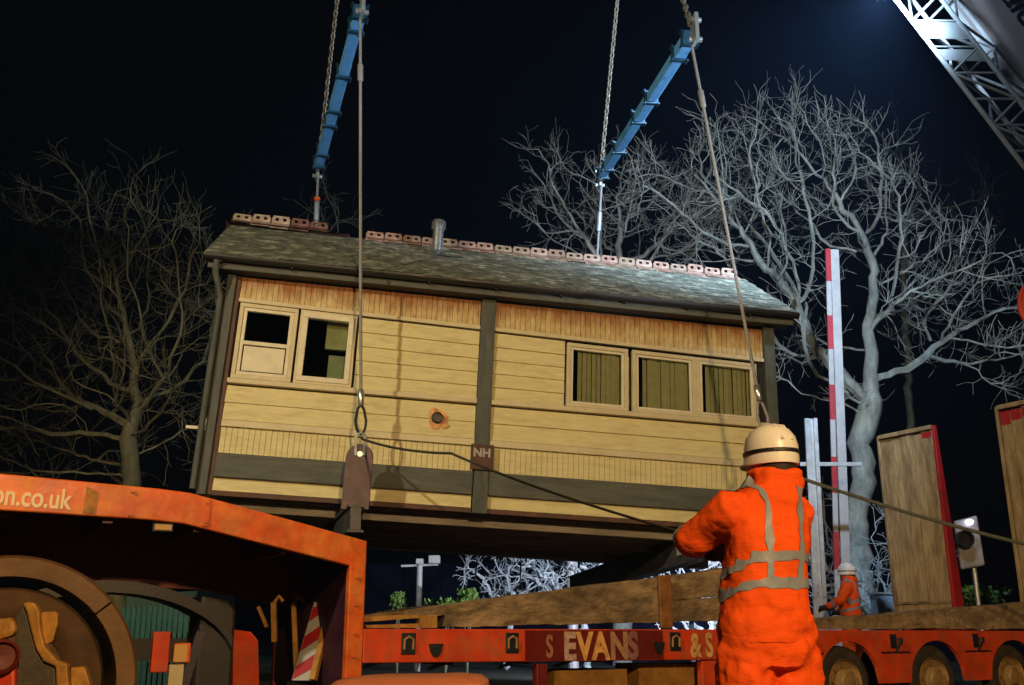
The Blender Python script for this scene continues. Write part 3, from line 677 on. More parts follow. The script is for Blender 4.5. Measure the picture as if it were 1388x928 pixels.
rough_prism('timber_board', [(3.25, .42), (4.35, .42), (4.35, .66), (3.25, .67)], .25, .7, M_timbergold, 'right yellow timber stowed under the trailer lettering', amp=.008, seg=8)

# striped marker board, tools and boxes kept under the gooseneck
mk = empty('marker_board', 'red and white diagonally striped marker board leaning under the gooseneck', 'marker board')
A = at(395, 922, 10.1); Bq = at(425, 922, 10.0); Cq = at(450, 816, 10.25); Dq = at(426, 816, 10.35)
nrm = (Bq - A).cross(Dq - A).normalized(); nrm = nrm if nrm.y < 0 else -nrm
b = MB(); b.add([A, Bq, Cq, Dq, A - nrm * .03, Bq - nrm * .03, Cq - nrm * .03, Dq - nrm * .03], [(0, 1, 2, 3), (7, 6, 5, 4), (0, 4, 5, 1), (1, 5, 6, 2), (2, 6, 7, 3), (3, 7, 4, 0)]); b.build('board', M_greypanel, mk)
def mq(u_, v_): return A + (Bq - A) * u_ + (Dq - A) * v_ + (Cq - Bq - Dq + A) * (u_ * v_) + nrm * .004
for v0 in (-.02, .36, .74):
    b = MB(); b.add([mq(.03, max(0.01, v0)), mq(.80, v0 + .16), mq(.80, min(.99, v0 + .35)), mq(.03, min(.99, v0 + .19))], [(0, 1, 2, 3)]); b.build('stripe', M_barred, mk)
b = MB(); b.bar(Bq + nrm * .01, Cq + nrm * .01, .06, .05); b.build('edge', M_timbergold, mk)
def prop(name, label, cat, m, fn, bevel=.006, smooth=False):
    b = MB(); fn(b); return tag(b.build(name, m, None, bevel=bevel, smooth=smooth), label, cat)
prop('chain_binder', 'yellow ratchet chain binder hanging in the dark under the gooseneck', 'tool', M_timbergold, lambda b: (b.bar(at(372, 870, 10.2), at(371, 816, 10.2), .06, .05), b.bar(at(350, 822, 10.2), at(362, 850, 10.2), .035, .035), b.tube([at(372, 816, 10.2), at(378, 808, 10.2), at(384, 815, 10.2)], .02)))
prop('pry_bar', 'ochre bar with a hooked head standing beside the striped board', 'tool', M_timbergold, lambda b: (b.bar(at(402, 912, 10.7), at(398, 815, 10.7), .05, .05), b.tube([at(398, 818, 10.7), at(402, 808, 10.7), at(412, 812, 10.7), at(420, 822, 10.7)], .035)))
prop('tool_box', 'dark red steel box on the chassis under the gooseneck', 'box', M_red, lambda b: b.add([at(315, 960, 9.8), at(352, 960, 9.8), at(350, 868, 9.8), at(340, 856, 9.8), at(316, 853, 9.8)] + [at(315, 960, 9.8) + TW * .5, at(352, 960, 9.8) + TW * .5, at(350, 868, 9.8) + TW * .5, at(340, 856, 9.8) + TW * .5, at(316, 853, 9.8) + TW * .5], [(0, 1, 2, 3, 4), (9, 8, 7, 6, 5), (0, 5, 6, 1), (1, 6, 7, 2), (2, 7, 8, 3), (3, 8, 9, 4), (4, 9, 5, 0)]))

# ------------------------------------------------------------------ tractor unit: wheel, wings
tu = empty('tractor_unit', 'tractor unit wheel and ochre suspension castings under a dusty brown wing', 'truck', M=TM)
WC = Vector((-2.98, -1.45, .67))
def arc_sheet(b, c, r0, r1, a0, a1, y0, y1, n=28):
    ring = []
    for k in range(n + 1):
        a = rad(a0 + (a1 - a0) * k / n); ca, sa = math.cos(a), math.sin(a)
        ring.append([(c.x + r1 * ca, y0 + .03, c.z + r1 * sa), (c.x + r1 * ca, y1, c.z + r1 * sa), (c.x + r0 * ca, y1, c.z + r0 * sa), (c.x + r0 * ca, y0, c.z + r0 * sa), (c.x + (r1 - .02) * ca, y0, c.z + (r1 - .02) * sa)])
    b.loft(ring)
b = MB(); arc_sheet(b, WC, .70, .835, -20, 41, -1.62, -.85); b.build('wing', M_wing, tu, smooth=True)
b = MB(); arc_sheet(b, WC, .702, .838, 42, 175, -1.62, -.85); b.build('wing', M_wing, tu, smooth=True)
wl = empty('wheel', None, None); wl.parent = tu; wl.location = WC
b = MB(); b.lathe([(.40, .02), (.47, -.05), (.55, -.06), (.62, -.03), (.645, .05), (.645, .25), (.62, .3), (.40, .3)], 48); b.build('tyre', mat('dusty_tyre', (.11, .055, .022), .8, var=.3, scale=5, col2=(.05, .03, .015), amt=.6, bump=.25), wl, smooth=True)
b = MB(); b.lathe([(.41, .03), (.30, .04), (0, .05)], 40); b.build('brake_disc', mat('dusty_disc', (.15, .075, .028), .75, var=.3, scale=4, col2=(.08, .04, .02), amt=.6, bump=.2), wl, smooth=True)
TMI = TM.inverted()
def casting(name, pts, y, th, m, bev=.012):
    P = [TMI @ at(x / 4.9375, 740 + yy / 4.9375, y) for x, yy in pts]; Q = [TMI @ (at(x / 4.9375, 740 + yy / 4.9375, y) + Vector((-.25, .97, 0)) * th) for x, yy in pts]; n = len(P)
    b = MB(); b.add(P + Q, [tuple(range(n)), tuple(range(2 * n - 1, n - 1, -1))] + [(i, i + n, (i + 1) % n + n, (i + 1) % n) for i in range(n)]); return b.build(name, m, tu, bevel=bev)
M_cast = mat('ochre_casting', (.55, .27, .05), .6, var=.3, scale=9, col2=(.25, .10, .02), amt=.6, scale2=7, bump=.3)
M_castdark = mat('grey_casting', (.085, .07, .05), .7, var=.35, scale=9, bump=.3)
casting('spring_hanger', [(150, 385), (175, 372), (230, 380), (262, 430), (270, 560), (300, 670), (380, 765), (450, 790), (470, 1100), (385, 1100), (370, 805), (290, 772), (240, 690), (205, 560), (180, 450)], 6.30, .10, M_cast)
casting('hanger_web', [(100, 470), (150, 385), (178, 450), (203, 560), (238, 690), (288, 774), (368, 808), (383, 1100), (100, 1100)], 6.34, .06, M_castdark)
casting('stop_block', [(272, 440), (370, 435), (386, 460), (384, 530), (352, 640), (302, 662), (274, 560)], 6.36, .10, M_cast)
casting('stop_block', [(472, 812), (565, 806), (606, 930), (606, 1100), (472, 1100)], 6.36, .12, M_cast)
casting('air_cylinder', [(-60, 490), (60, 478), (100, 500), (104, 560), (90, 600), (0, 630), (-60, 640)], 6.28, .14, M_cast, .03)
casting('drum_bracket', [(-60, 655), (40, 662), (86, 720), (100, 780), (100, 1100), (-60, 1100)], 6.24, .10, M_hookred, .02)
b = MB(); q = TMI @ at(2, 890, 6.18); b.lathe([(.10, .06), (.10, 0), (.085, -.01), (.075, .03), (0, .035)], 20, tuple(q)); b.build('drum_cover', M_reddark, tu, smooth=True)
c2 = Vector((-1.95, 0, .55))
b = MB()
poly = []
for k in range(13):
    a = rad(125 - k * 9); poly.append((-2.15 + 1.12 * math.cos(a) * 1.0, .78 + .66 * math.sin(a)))
o_ = [(p[0], p[1]) for p in poly]; i_ = [(p[0] - .0, p[1] - .10) for p in reversed(poly)]
b.prism(o_ + i_, .35, .95); b.build('black_wing', M_wingdark, tu)
b = MB(); b.prism([(-1.36, .2), (-1.03, .2), (-1.04, 1.2), (-1.10, 1.28), (-1.36, 1.33)], .45, .95); b.build('black_side_tank', M_wingdark, tu, bevel=.03)
b = MB(); b.box(-2.02, -1.90, -1.3, -1.24, .74, 1.02); b.build('wing_stay', M_red, tu, bevel=.008)
b = MB(); b.box(-1.86, -1.74, -1.25, -1.18, .80, .94); lm = b.build('marker_lamp', M_orange, tu, bevel=.012)
b = MB(); b.box(-1.86, -1.77, -1.262, -1.25, .81, .93); b.build('lens', M_amber, lm)
b = MB(); b.box(-1.88, -1.78, -1.24, -1.18, .55, .79); b.build('lamp_stalk', M_trim, tu)
b = MB(); b.prism([(-1.78, .2), (-1.70, .2), (-1.52, 1.02), (-1.58, 1.02)], -.6, -.57); b.build('mud_flap', mat('grey_flap', (.05, .04, .05), .7), tu)
b = MB(); b.prism([(-4.6, .75), (-.9, .75), (-.9, .95), (-4.6, .95)], 1.0, 1.1); b.build('chassis_rail', M_black, tu)

# orange lid in front of the trailer
gb = empty('storage_bin', 'rounded salmon orange lid of a low bin in front of the trailer', 'bin', loc=(-.60, 6.2, 0))
b = MB(); rings = []
for z, sx, sy in ((0, .40, .28), (.5, .46, .33), (.60, .47, .34)):
    rings.append([(sx * (abs(math.cos(a)) ** .35) * (1 if math.cos(a) > 0 else -1), sy * (abs(math.sin(a)) ** .35) * (1 if math.sin(a) > 0 else -1), z) for a in [k * math.pi / 16 for k in range(32)]])
b.loft(rings); b.build('body', M_orange, gb, smooth=True)
b = MB(); rings = []
for z, sx, sy in ((.605, .47, .35), (.66, .475, .355), (.735, .46, .33), (.765, .42, .28), (.78, .30, .18)):
    rings.append([(sx * (abs(math.cos(a)) ** .4) * (1 if math.cos(a) > 0 else -1), sy * (abs(math.sin(a)) ** .4) * (1 if math.sin(a) > 0 else -1), z + .03 * (math.cos(a) * sx)) for a in [k * math.pi / 16 for k in range(32)]])
b.loft(rings); b.build('lid', mat('salmon_lid', (.80, .26, .13), .5, var=.12, scale=5, bump=.05), gb, smooth=True)

# ------------------------------------------------------------------ people
CL = bpy.data.textures.new('cloth_folds', 'CLOUDS'); CL.noise_scale = .10; CL.noise_depth = 2
CR = bpy.data.textures.new('cloth_creases', 'MARBLE'); CR.noise_scale = .22; CR.turbulence = 14; CR.noise_depth = 2; CR.noise_basis_2 = 'SIN'
def cloth(o, vox=.012, amt=.018, smooth=4):
    m = o.modifiers.new('remesh', 'REMESH'); m.mode = 'VOXEL'; m.voxel_size = vox; m.use_smooth_shade = True
    m = o.modifiers.new('smooth', 'SMOOTH'); m.iterations = smooth; m.factor = .6
    if amt:
        m = o.modifiers.new('creases', 'DISPLACE'); m.texture = CR; m.texture_coords = 'LOCAL'; m.strength = amt * .5; m.mid_level = .5
        m = o.modifiers.new('folds', 'DISPLACE'); m.texture = CL; m.texture_coords = 'LOCAL'; m.strength = amt; m.mid_level = .5
    return o
def ell(c, rx, ry, n=20, e=.85, tw_=0.0):
    r = []
    for k in range(n):
        a = 2 * math.pi * k / n; ca, sa = math.cos(a), math.sin(a)
        x = rx * abs(ca) ** e * (1 if ca >= 0 else -1); y = ry * abs(sa) ** e * (1 if sa >= 0 else -1)
        r.append((c[0] + x * math.cos(tw_) - y * math.sin(tw_), c[1] + x * math.sin(tw_) + y * math.cos(tw_), c[2]))
    return r
def chain_pts(P, R, n=6):
    pts = []; rs = []
    for i in range(len(P) - 1):
        for k in range(n):
            t = k / n; pts.append(Vector(P[i]).lerp(Vector(P[i + 1]), t)); rs.append(R[i] + (R[i + 1] - R[i]) * t)
    pts.append(Vector(P[-1])); rs.append(R[-1]); return pts, rs
def limb(b, P, R, n=14):
    pts, rs = chain_pts(P, R); d0 = (pts[1] - pts[0]).normalized(); d1 = (pts[-1] - pts[-2]).normalized()
    pts = [pts[0] - d0 * rs[0] * .6] + pts + [pts[-1] + d1 * rs[-1] * .6]; rs = [rs[0] * .5] + rs + [rs[-1] * .5]
    b.tube(pts, rs, n)
def hand(b, wrist, dirn, palm_n, curl=1.0, side=1):
    d = Vector(dirn).normalized(); n = Vector(palm_n); n = (n - d * n.dot(d)).normalized(); s = d.cross(n) * side
    w_ = Vector(wrist)
    limb(b, [w_ - d * .02, w_ + d * .05, w_ + d * .085], [.032, .040, .038], 10)
    for i, (off, L) in enumerate(((-.030, .062), (-.010, .072), (.010, .068), (.029, .054))):
        p0 = w_ + d * .085 + s * off; p1 = p0 + d * L * .45 + n * .012 * curl; p2 = p1 + (d * .35 + n * .9 * curl).normalized() * L * .4; p3 = p2 + (n * .9 - d * .6 * curl).normalized() * L * .3
        limb(b, [p0, p1, p2, p3], [.0115, .011, .010, .009], 8)
    t0 = w_ + d * .03 - s * .035; t1 = t0 - s * .025 + d * .035 + n * .015; t2 = t1 + d * .02 + n * .03 + s * .015
    limb(b, [t0, t1, t2], [.014, .012, .010], 8)

def person(label, loc, yaw, pose, H=1.83, vox=.012, scale=1.0, helmet=None):
    """local frame: x to the right of the person, y forward, z up"""
    M = Matrix.Translation(loc) @ Matrix.Rotation(yaw, 4, 'Z') @ Matrix.Scale(scale, 4)
    root = empty('person', label, 'person', M=M)
    sh, el, wr = pose['shoulder'], pose['elbow'], pose['wrist']
    hip, kn, an = pose['hip'], pose['knee'], pose['ankle']
    hd = Vector(pose['head'])
    b = MB()
    cx_ = (sh[0][0] + sh[1][0]) / 2
    b.loft([ell((0, 0, .90), .14, .10), ell((0, 0, 1.0), .15, .11), ell((.01, 0, 1.15), .13, .095), ell((cx_ * .7, 0, 1.35), .13, .095), ell((cx_, .0, 1.46), .125, .085), ell((cx_, 0, 1.54), .09, .07)])
    limb(b, [(hd.x * .6, -.005, 1.50), hd - Vector((0, .01, .10))], [.062, .056])
    hr = []
    for k in range(11):
        a = -math.pi / 2 + math.pi * k / 10; q = math.cos(a); hr.append([Vector(p) + hd for p in ell((0, .012 if a < 0 else 0, .125 * math.sin(a)), .076 * q + .002, .096 * q + .002, 16, 1)])
    b.loft(hr)
    b.tube([hd + Vector((0, .085, .02)), hd + Vector((0, .108, -.02)), hd + Vector((0, .095, -.035))], [.008, .014, .012], 8)
    for s_ in (-1, 1):
        limb(b, [hd + Vector((s_ * .078, -.005, .015)), hd + Vector((s_ * .082, -.012, -.03))], [.012, .010], 8)
    for k in (0, 1):
        limb(b, [sh[k], el[k], wr[k]], [.05, .042, .03]); limb(b, [hip[k], kn[k], an[k]], [.085, .06, .04])
        hand(b, wr[k], pose['hdir'][k], pose['palm'][k], side=-1 if k else 1)
        limb(b, [an[k], Vector(an[k]) + Vector((0, .16, -.06))], [.045, .035])
    o = cloth(b.build('body', M_skin, root, smooth=True), vox * .75, 0, 2)
    # trousers
    b = MB(); b.loft([ell((0, 0, .86), .175, .14), ell((0, 0, .95), .20, .155), ell((0, 0, 1.06), .19, .145)])
    for k in (0, 1): limb(b, [hip[k], kn[k], Vector(an[k]) + Vector((0, 0, .03))], [.122, .098, .085])
    tro = cloth(b.build('trousers', M_hiviz, root, smooth=True), vox, .028, 3)
    # jacket
    b = MB()
    b.loft([ell(c, rx, ry, 24) for c, rx, ry in pose['torso']])
    for k in (0, 1): limb(b, [sh[k], el[k], Vector(el[k]).lerp(Vector(wr[k]), .88)], [.088, .075, .055])
    b.loft([ell((hd.x * .6, -.005, 1.50), .14, .12), ell((hd.x * .75, -.005, 1.56), .118, .112), ell((hd.x * .9, hd.y * .2 - .01, 1.60), .108, .108), ell((hd.x * .9, hd.y * .2 - .012, 1.640), .112, .110), ell((hd.x * .9, hd.y * .3, 1.652), .09, .09)])
    jk = cloth(b.build('jacket', M_hiviz, root, smooth=True), vox, .022, 3)
    def wrap(b, name, m=M_tape, off=.004):
        o = b.build(name, m, root, smooth=True)
        q = o.modifiers.new('sub', 'SUBSURF'); q.subdivision_type = 'SIMPLE'; q.levels = q.render_levels = 2
        q = o.modifiers.new('wrap', 'SHRINKWRAP'); q.target = jk if m is M_tape and name != 'leg_band' else tro; q.wrap_method = 'NEAREST_SURFACEPOINT'; q.wrap_mode = 'OUTSIDE_SURFACE'; q.offset = off
        return o
    def band(zs, dips, rx, ry, h=.05):
        b = MB(); lo = []; hi = []
        for k in range(40):
            a = 2 * math.pi * k / 40; z = zs + dips * math.cos(a + math.pi / 2)
            lo.append((rx * math.cos(a), ry * math.sin(a), z)); hi.append((rx * math.cos(a), ry * math.sin(a), z + h))
        b.add(lo + hi, [(k, (k + 1) % 40, (k + 1) % 40 + 40, k + 40) for k in range(40)]); wrap(b, 'reflective_band')
    for zs, dp in pose['bands']: band(zs, dp, .24, .19, .038)
    for s_ in (-1, 1):
        b = MB(); p = [(s_ * .085 + cx_ * .3, -.20, 1.20), (s_ * .088 + cx_ * .6, -.19, 1.30), (s_ * .092 + cx_, -.18, 1.40), (s_ * .095 + cx_, -.16, 1.50), (s_ * .10 + cx_, -.12, 1.56), (s_ * .10 + cx_, .02, 1.62), (s_ * .095 + cx_, .12, 1.53), (s_ * .09 + cx_, .19, 1.40), (s_ * .085 + cx_ * .3, .2, 1.2)]
        vs = [(x - .019, y, z) for x, y, z in p] + [(x + .019, y, z) for x, y, z in p]; n = len(p)
        b.add(vs, [(i, i + 1, i + 1 + n, i + n) for i in range(n - 1)]); wrap(b, 'reflective_brace')
    for k in (0, 1):
        c = Vector(el[k]).lerp(Vector(wr[k]), .45); d = (Vector(wr[k]) - Vector(el[k])).normalized()
        b = MB(); b.tube([c - d * .025, c + d * .025], .10, 20, False); wrap(b, 'sleeve_band')
        c = Vector(kn[k]) + Vector((0, 0, -.16)); b = MB(); b.tube([c, c + Vector((0, 0, .05))], .12, 20, False); wrap(b, 'leg_band')
    for k in (0, 1):
        b = MB(); hand(b, wr[k], pose['hdir'][k], pose['palm'][k], side=-1 if k else 1)
        w0 = Vector(wr[k]); d = Vector(pose['hdir'][k]).normalized(); limb(b, [w0 - d * .05, w0 + d * .02], [.045, .042])
        g = cloth(b.build('glove', M_glove, root, smooth=True), .006, 0, 2); g.modifiers.new('puff', 'DISPLACE').strength = .006
        b = MB(); a_ = Vector(an[k]); b.loft([ell((a_.x, a_.y - .0, .30), .062, .068), ell((a_.x, a_.y, .14), .055, .065), ell((a_.x, a_.y + .06, .07), .055, .13), ell((a_.x, a_.y + .06, .0), .056, .14)])
        b.build('boot', M_boot, root, smooth=True)
    # helmet
    b = MB(); c = hd + Vector((0, -.005, .03)); rg = []
    for z, rx, ry, yo in ((-.050, .108, .150, .020), (-.042, .110, .150, .020), (-.034, .108, .134, .004), (.03, .106, .130, 0), (.07, .098, .118, 0), (.10, .078, .094, 0), (.122, .045, .055, 0), (.129, .01, .012, 0)):
        rg.append(ell((c.x, c.y + yo, c.z + z), rx, ry, 32, 1))
    b.loft(rg); hm = b.build('helmet', helmet or M_helmet, root, smooth=True)
    for x in (-.022, .022):
        b = MB(); b.tube([(c.x + x, c.y - .125, c.z + .045), (c.x + x, c.y - .07, c.z + .112), (c.x + x, c.y, c.z + .131), (c.x + x, c.y + .07, c.z + .112), (c.x + x, c.y + .125, c.z + .045)], .007, 6); b.build('rib', helmet or M_helmet, hm, smooth=True)
    b = MB(); lo = []; hi = []
    for k in range(32):
        a = 2 * math.pi * k / 32; lo.append((c.x + .112 * math.cos(a), c.y + .136 * math.sin(a), c.z - .004)); hi.append((c.x + .112 * math.cos(a), c.y + .136 * math.sin(a), c.z + .010))
    b.add(lo + hi, [(k, (k + 1) % 32, (k + 1) % 32 + 32, k + 32) for k in range(32)]); b.build('strap', M_black, hm)
    b = MB(); lo = [(c.x + .085 * math.cos(a), c.y - .01 + .108 * math.sin(a), z_) for z_ in (c.z - .11, c.z - .03) for a in [rad(200 + 10 * k) for k in range(15)]]
    b.add(lo, [(k, k + 1, k + 16, k + 15) for k in range(14)]); b.build('hair', M_hair, root)
    return root
MAINP = dict(
    shoulder=[(-.105, 0, 1.49), (.175, 0, 1.49)], elbow=[(-.185, .22, 1.375), (.23, .16, 1.24)], wrist=[(-.11, .42, 1.40), (.10, .36, 1.33)],
    hdir=[(.5, .8, .05), (-.7, .6, .1)], palm=[(.8, -.5, -.1), (-.6, -.7, 0)],
    hip=[(-.10, 0, .92), (.10, 0, .92)], knee=[(-.13, .05, .50), (.12, -.01, .50)], ankle=[(-.15, .02, .09), (.14, -.05, .09)],
    head=(0.10, .03, 1.695),
    torso=[((-.015, 0, .95), .180, .155), ((-.015, 0, 1.02), .183, .16), ((-.005, 0, 1.12), .176, .15), ((.02, 0, 1.30), .17, .145), ((.04, 0, 1.44), .165, .135), ((.055, 0, 1.53), .145, .115), ((.055, 0, 1.58), .12, .11)],
    bands=[(1.235, .035), (1.14, .03)])
person('worker seen from behind in orange hi-vis suit and white helmet holding a tag line', (1.06, 4.32, 0.0), rad(20), MAINP, scale=1.035, vox=.009)
SECP = dict(MAINP)
SECP.update(elbow=[(-.38, .05, 1.28), (.36, .05, 1.25)], wrist=[(-.34, .29, 1.18), (.34, .28, 1.12)], hdir=[(.3, .9, -.1), (-.3, .9, -.1)], palm=[(.5, 0, -.8), (-.5, 0, -.8)])
mb = MB(); mb.box(4.7, 8.2, 15.9, 30, -.2, .10); tag(mb.build('pavement', M_asphalt, bevel=.02), kind='structure')
person('far worker in orange hi-vis standing beyond the trailer by the barrier pole', (5.45, 16.6, .10), rad(60), SECP, vox=.02, scale=1.06)

# ------------------------------------------------------------------ tag lines
def rope(name, label, P, r, sag, m, cat='rope', n=30):
    b = MB(); pts = []
    for i in range(len(P) - 1):
        a, c = Vector(P[i]), Vector(P[i + 1])
        for k in range(n):
            t = k / n; p = a.lerp(c, t); p.z -= sag[i] * 4 * t * (1 - t); pts.append(p)
    pts.append(Vector(P[-1])); b.tube(pts, r, 7); return tag(b.build(name, m, None, smooth=True), label, cat)
HANDL = Matrix.Translation((1.06, 4.32, 0)) @ Matrix.Rotation(rad(20), 4, 'Z') @ Matrix.Scale(1.035, 4)
hl = HANDL @ Vector((-.075, .48, 1.425)); hr_ = HANDL @ Vector((.05, .40, 1.35))
rope('tag_line', 'dark tag line running from the left lug down to the worker in front', [LLUG_END, LLUG_END.lerp(hl, .5) + Vector((0, 0, .10)), hl, hr_, HANDL @ Vector((.14, .42, .9)), HANDL @ Vector((.2, .45, .02))], [.028] * 40 and [.016 - .009 * min(1, i / 60) for i in range(151)], [.04, .03, 0, 0, 0], M_tagline)
pr = at(1388, 737, 11.6); e = RLUG_END + (pr - RLUG_END) * 1.75
rope('tag_line', 'olive tag line stretched from the right lug past the ramps', [RLUG_END, pr, e], .022, [.05, 0], M_strap)
bo = empty('bollard', 'steel bollard holding the end of the right tag line, out of view', 'bollard', loc=(e.x, e.y, 0))
b = MB(); b.lathe([(0.09, 0), (.09, e.z + .05), (.11, e.z + .06), (.11, e.z + .1), (0, e.z + .13)], 16, (0, 0, 0), 'z'); b.build('post', M_steel, bo, smooth=True)

# ------------------------------------------------------------------ bare trees
def grow(base, blobs, seed, n_att=2200, step=.28, trunk_to=None, infl=3.0, kill=.55, lean=None, maxit=140, tip_r=.010, twigs=3, twig_len=.55, max_r=None, exp=2.25, bend=.25, twig_p=.55, trunk_gain=1.3):
    rng = np.random.default_rng(seed); A = []
    tot = sum(bl[1][0] * bl[1][1] * bl[1][2] for bl in blobs)
    for c, r in blobs:
        k = max(20, int(n_att * r[0] * r[1] * r[2] / tot)); u = rng.normal(size=(k, 3)); u /= np.linalg.norm(u, axis=1)[:, None]
        u *= rng.random((k, 1)) ** (1 / 2.4)
        kc = max(3, k // 26); cc = u[:kc]; pick = rng.integers(0, kc, size=k); cl = rng.random(k) < .68
        pos = np.array(c) + u * np.array(r); cpos = np.array(c) + cc[pick] * np.array(r) + rng.normal(size=(k, 3)) * .42
        pos[cl] = cpos[cl]; A.append(pos)
    A = np.vstack(A)
    nodes = [np.array(base, float)]; par = [-1]
    for tgt in trunk_to:
        tgt = np.array(tgt, float); src = nodes[-1]; L = np.linalg.norm(tgt - src); k = max(2, int(L / step)); off = rng.normal(size=3) * .12
        for i in range(1, k + 1):
            t = i / k; nodes.append(src + (tgt - src) * t + off * math.sin(math.pi * t) * bend * 3); par.append(len(nodes) - 2)
    N = np.array(nodes); D = np.full(len(A), 1e9); I = np.zeros(len(A), int); alive = np.ones(len(A), bool)
    def upd(lo):
        for s0 in range(lo, len(N), 400):
            d = np.linalg.norm(A[:, None, :] - N[None, s0:s0 + 400, :], axis=2); j = d.argmin(1); m = d[np.arange(len(A)), j]; q = m < D; D[q] = m[q]; I[q] = j[q] + s0
    upd(0); dirs0 = {}
    for it in range(maxit):
        act = alive & (D < (infl if it > 6 else 99))
        if not act.any(): break
        ids = I[act]; v = A[act] - N[ids]; v /= np.linalg.norm(v, axis=1)[:, None] + 1e-9
        acc = {}
        for k_, vv in zip(ids, v):
            if k_ in acc: acc[k_] = acc[k_] + vv
            else: acc[k_] = vv.copy()
        new = []; lo = len(N)
        for k_, vv in acc.items():
            L = np.linalg.norm(vv)
            if L < 1e-3: continue
            vv = vv / L
            pk = par[k_]
            if pk >= 0:
                pd = N[k_] - N[pk]; pd /= np.linalg.norm(pd) + 1e-9; vv = vv + pd * .55
            vv = vv + rng.normal(size=3) * .15; vv[2] += .04; vv /= np.linalg.norm(vv)
            new.append(N[k_] + vv * step); par.append(k_)
        if not new: break
        N = np.vstack([N, np.array(new)])
        upd(lo); alive &= D > kill
        if len(N) > 16000: break
    # fine twigs with side shoots on the young wood
    n = len(N); kids = [0] * n; desc = [1] * n
    for i in range(1, n): kids[par[i]] += 1
    for i in range(n - 1, 0, -1): desc[par[i]] += desc[i]
    ex = []; ep = []
    def shoot(src, p, d, ln, segs, sub):
        prev = src
        for s_ in range(segs):
            d = d + rng.normal(size=3) * .22; d[2] += .10; d = d / np.linalg.norm(d); p = p + d * ln
            ex.append(p); ep.append(prev); prev = n + len(ex) - 1
            if sub and rng.random() < .75:
                e = d + rng.normal(size=3) * .6; e = e / np.linalg.norm(e); shoot(prev, p, e, ln * .75, 2, False)
    for i in range(n):
        if par[i] < 0 or desc[i] > 26: continue
        tipn = kids[i] == 0
        if tipn or rng.random() < twig_p:
            pd = N[i] - N[par[i]]; pd = pd / (np.linalg.norm(pd) + 1e-9)
            for _ in range(twigs if tipn else 1):
                d = pd * (1 if tipn else .5) + rng.normal(size=3) * .55; d[2] += .2
                shoot(i, N[i], d / np.linalg.norm(d), twig_len * rng.uniform(.6, 1.1) / 3, 3, True)
    if ex: N = np.vstack([N, np.array(ex)]); par = par + ep
    n = len(N); R = np.zeros(n); ch = [[] for _ in range(n)]
    for i in range(1, n): ch[par[i]].append(i)
    for i in range(n - 1, -1, -1):
        R[i] = tip_r if not ch[i] else sum(R[c] ** exp for c in ch[i]) ** (1 / exp)
    # indices of children are always larger than their parents'
    R = R * (1 + trunk_gain * (R / R[0]) ** 1.6)
    N = N + rng.normal(size=N.shape) * (np.clip(R, 0, .05)[:, None] * .55 + .006)
    if max_r: R = np.minimum(R, np.where(R > max_r, max_r * (R / max_r) ** .25, R))
    return N, par, ch, R
def tree_mesh(N, par, ch, R, thick):
    bt, bc = MB(), MB(); stack = [(0, -1)]
    while stack:
        st, pr_ = stack.pop(); pts = []; rs = []
        if pr_ >= 0: pts.append(N[pr_]); rs.append(min(R[pr_], R[st] * 1.25))
        cur = st
        while True:
            pts.append(N[cur]); rs.append(R[cur])
            if not ch[cur]: break
            ks = sorted(ch[cur], key=lambda q: -R[q])
            for k in ks[1:]: stack.append((k, cur))
            cur = ks[0]
        r = rs[min(1, len(rs) - 1)]; sides = 10 if r > .15 else (6 if r > .05 else (4 if r > .02 else 3))
        rs = [q * (1 + (.10 * noise.noise(Vector(p) * 1.7) + .07 * random.uniform(-1, 1) if q > .012 else 0)) for p, q in zip(pts, rs)]
        # split the chain: thick wood to the trunk, thin wood to the crown
        k = 0
        while k < len(pts) and rs[k] > thick: k += 1
        if k > 1: bt.tube([Vector(p) for p in pts[:k + 1]], [float(q) for q in rs[:k + 1]], sides, False)
        if k < len(pts) - 0 and len(pts) - max(0, k - 1) > 1: bc.tube([Vector(p) for p in pts[max(0, k - 0 - (1 if k > 1 else 0)):]], [float(q) for q in rs[max(0, k - (1 if k > 1 else 0)):]], 4 if sides > 4 else sides, False)
    return bt, bc
def tree(name, label, base, blobs, seed, m, thick=.045, group=None, cat='tree', parts=('trunk', 'crown'), **kw):
    base = Vector(base); root = empty(name, label, cat, loc=base, group=group)
    bl = [((Vector(c) - base), r) for c, r in blobs]; tt = [tuple(Vector(p) - base) for p in kw.pop('trunk_to')]
    N, par, ch, R = grow((0, 0, 0), [(tuple(c), r) for c, r in bl], seed, trunk_to=tt, **kw)
    bt, bc = tree_mesh(N, par, ch, R, thick)
    if bt.f: bt.build(parts[0], m, root, smooth=True)
    tag(bc.build(parts[1], m, root, smooth=True), kind='stuff')
    return root
def blob(x, y, Y, px, py, dy):
    p = at(x, y, Y); t = (p - Vector((0, 0, CAMZ))).dot(FW); k = t / FPX
    return (tuple(p), (px * k, dy, py * k))
g = at(1168, 780, 24); g0 = (g.x, 24, 0)
tree('bare_tree', 'large bare pale barked tree behind the barrier pole at the right', g0,
     [blob(1070, 240, 24, 150, 70, 2.6), blob(985, 290, 24, 95, 60, 2.2), blob(1265, 400, 24, 115, 65, 2.4), blob(1355, 475, 24, 85, 42, 2), blob(1085, 430, 24, 50, 85, 2), blob(1175, 300, 24, 80, 60, 2), blob(905, 265, 24, 60, 35, 1.8), blob(1065, 190, 24, 70, 30, 1.8), blob(1420, 400, 24, 50, 50, 2)], 3, M_bark,
     trunk_to=[tuple(at(1158, 700, 24)), tuple(at(1165, 600, 24)), tuple(at(1180, 530, 24))], n_att=2400, step=.25, kill=.52, tip_r=.0052, twigs=4, twig_len=.75, max_r=.42, exp=2.3, trunk_gain=.7, thick=.045)
g = at(172, 660, 22); g0 = (g.x, 22, 0)
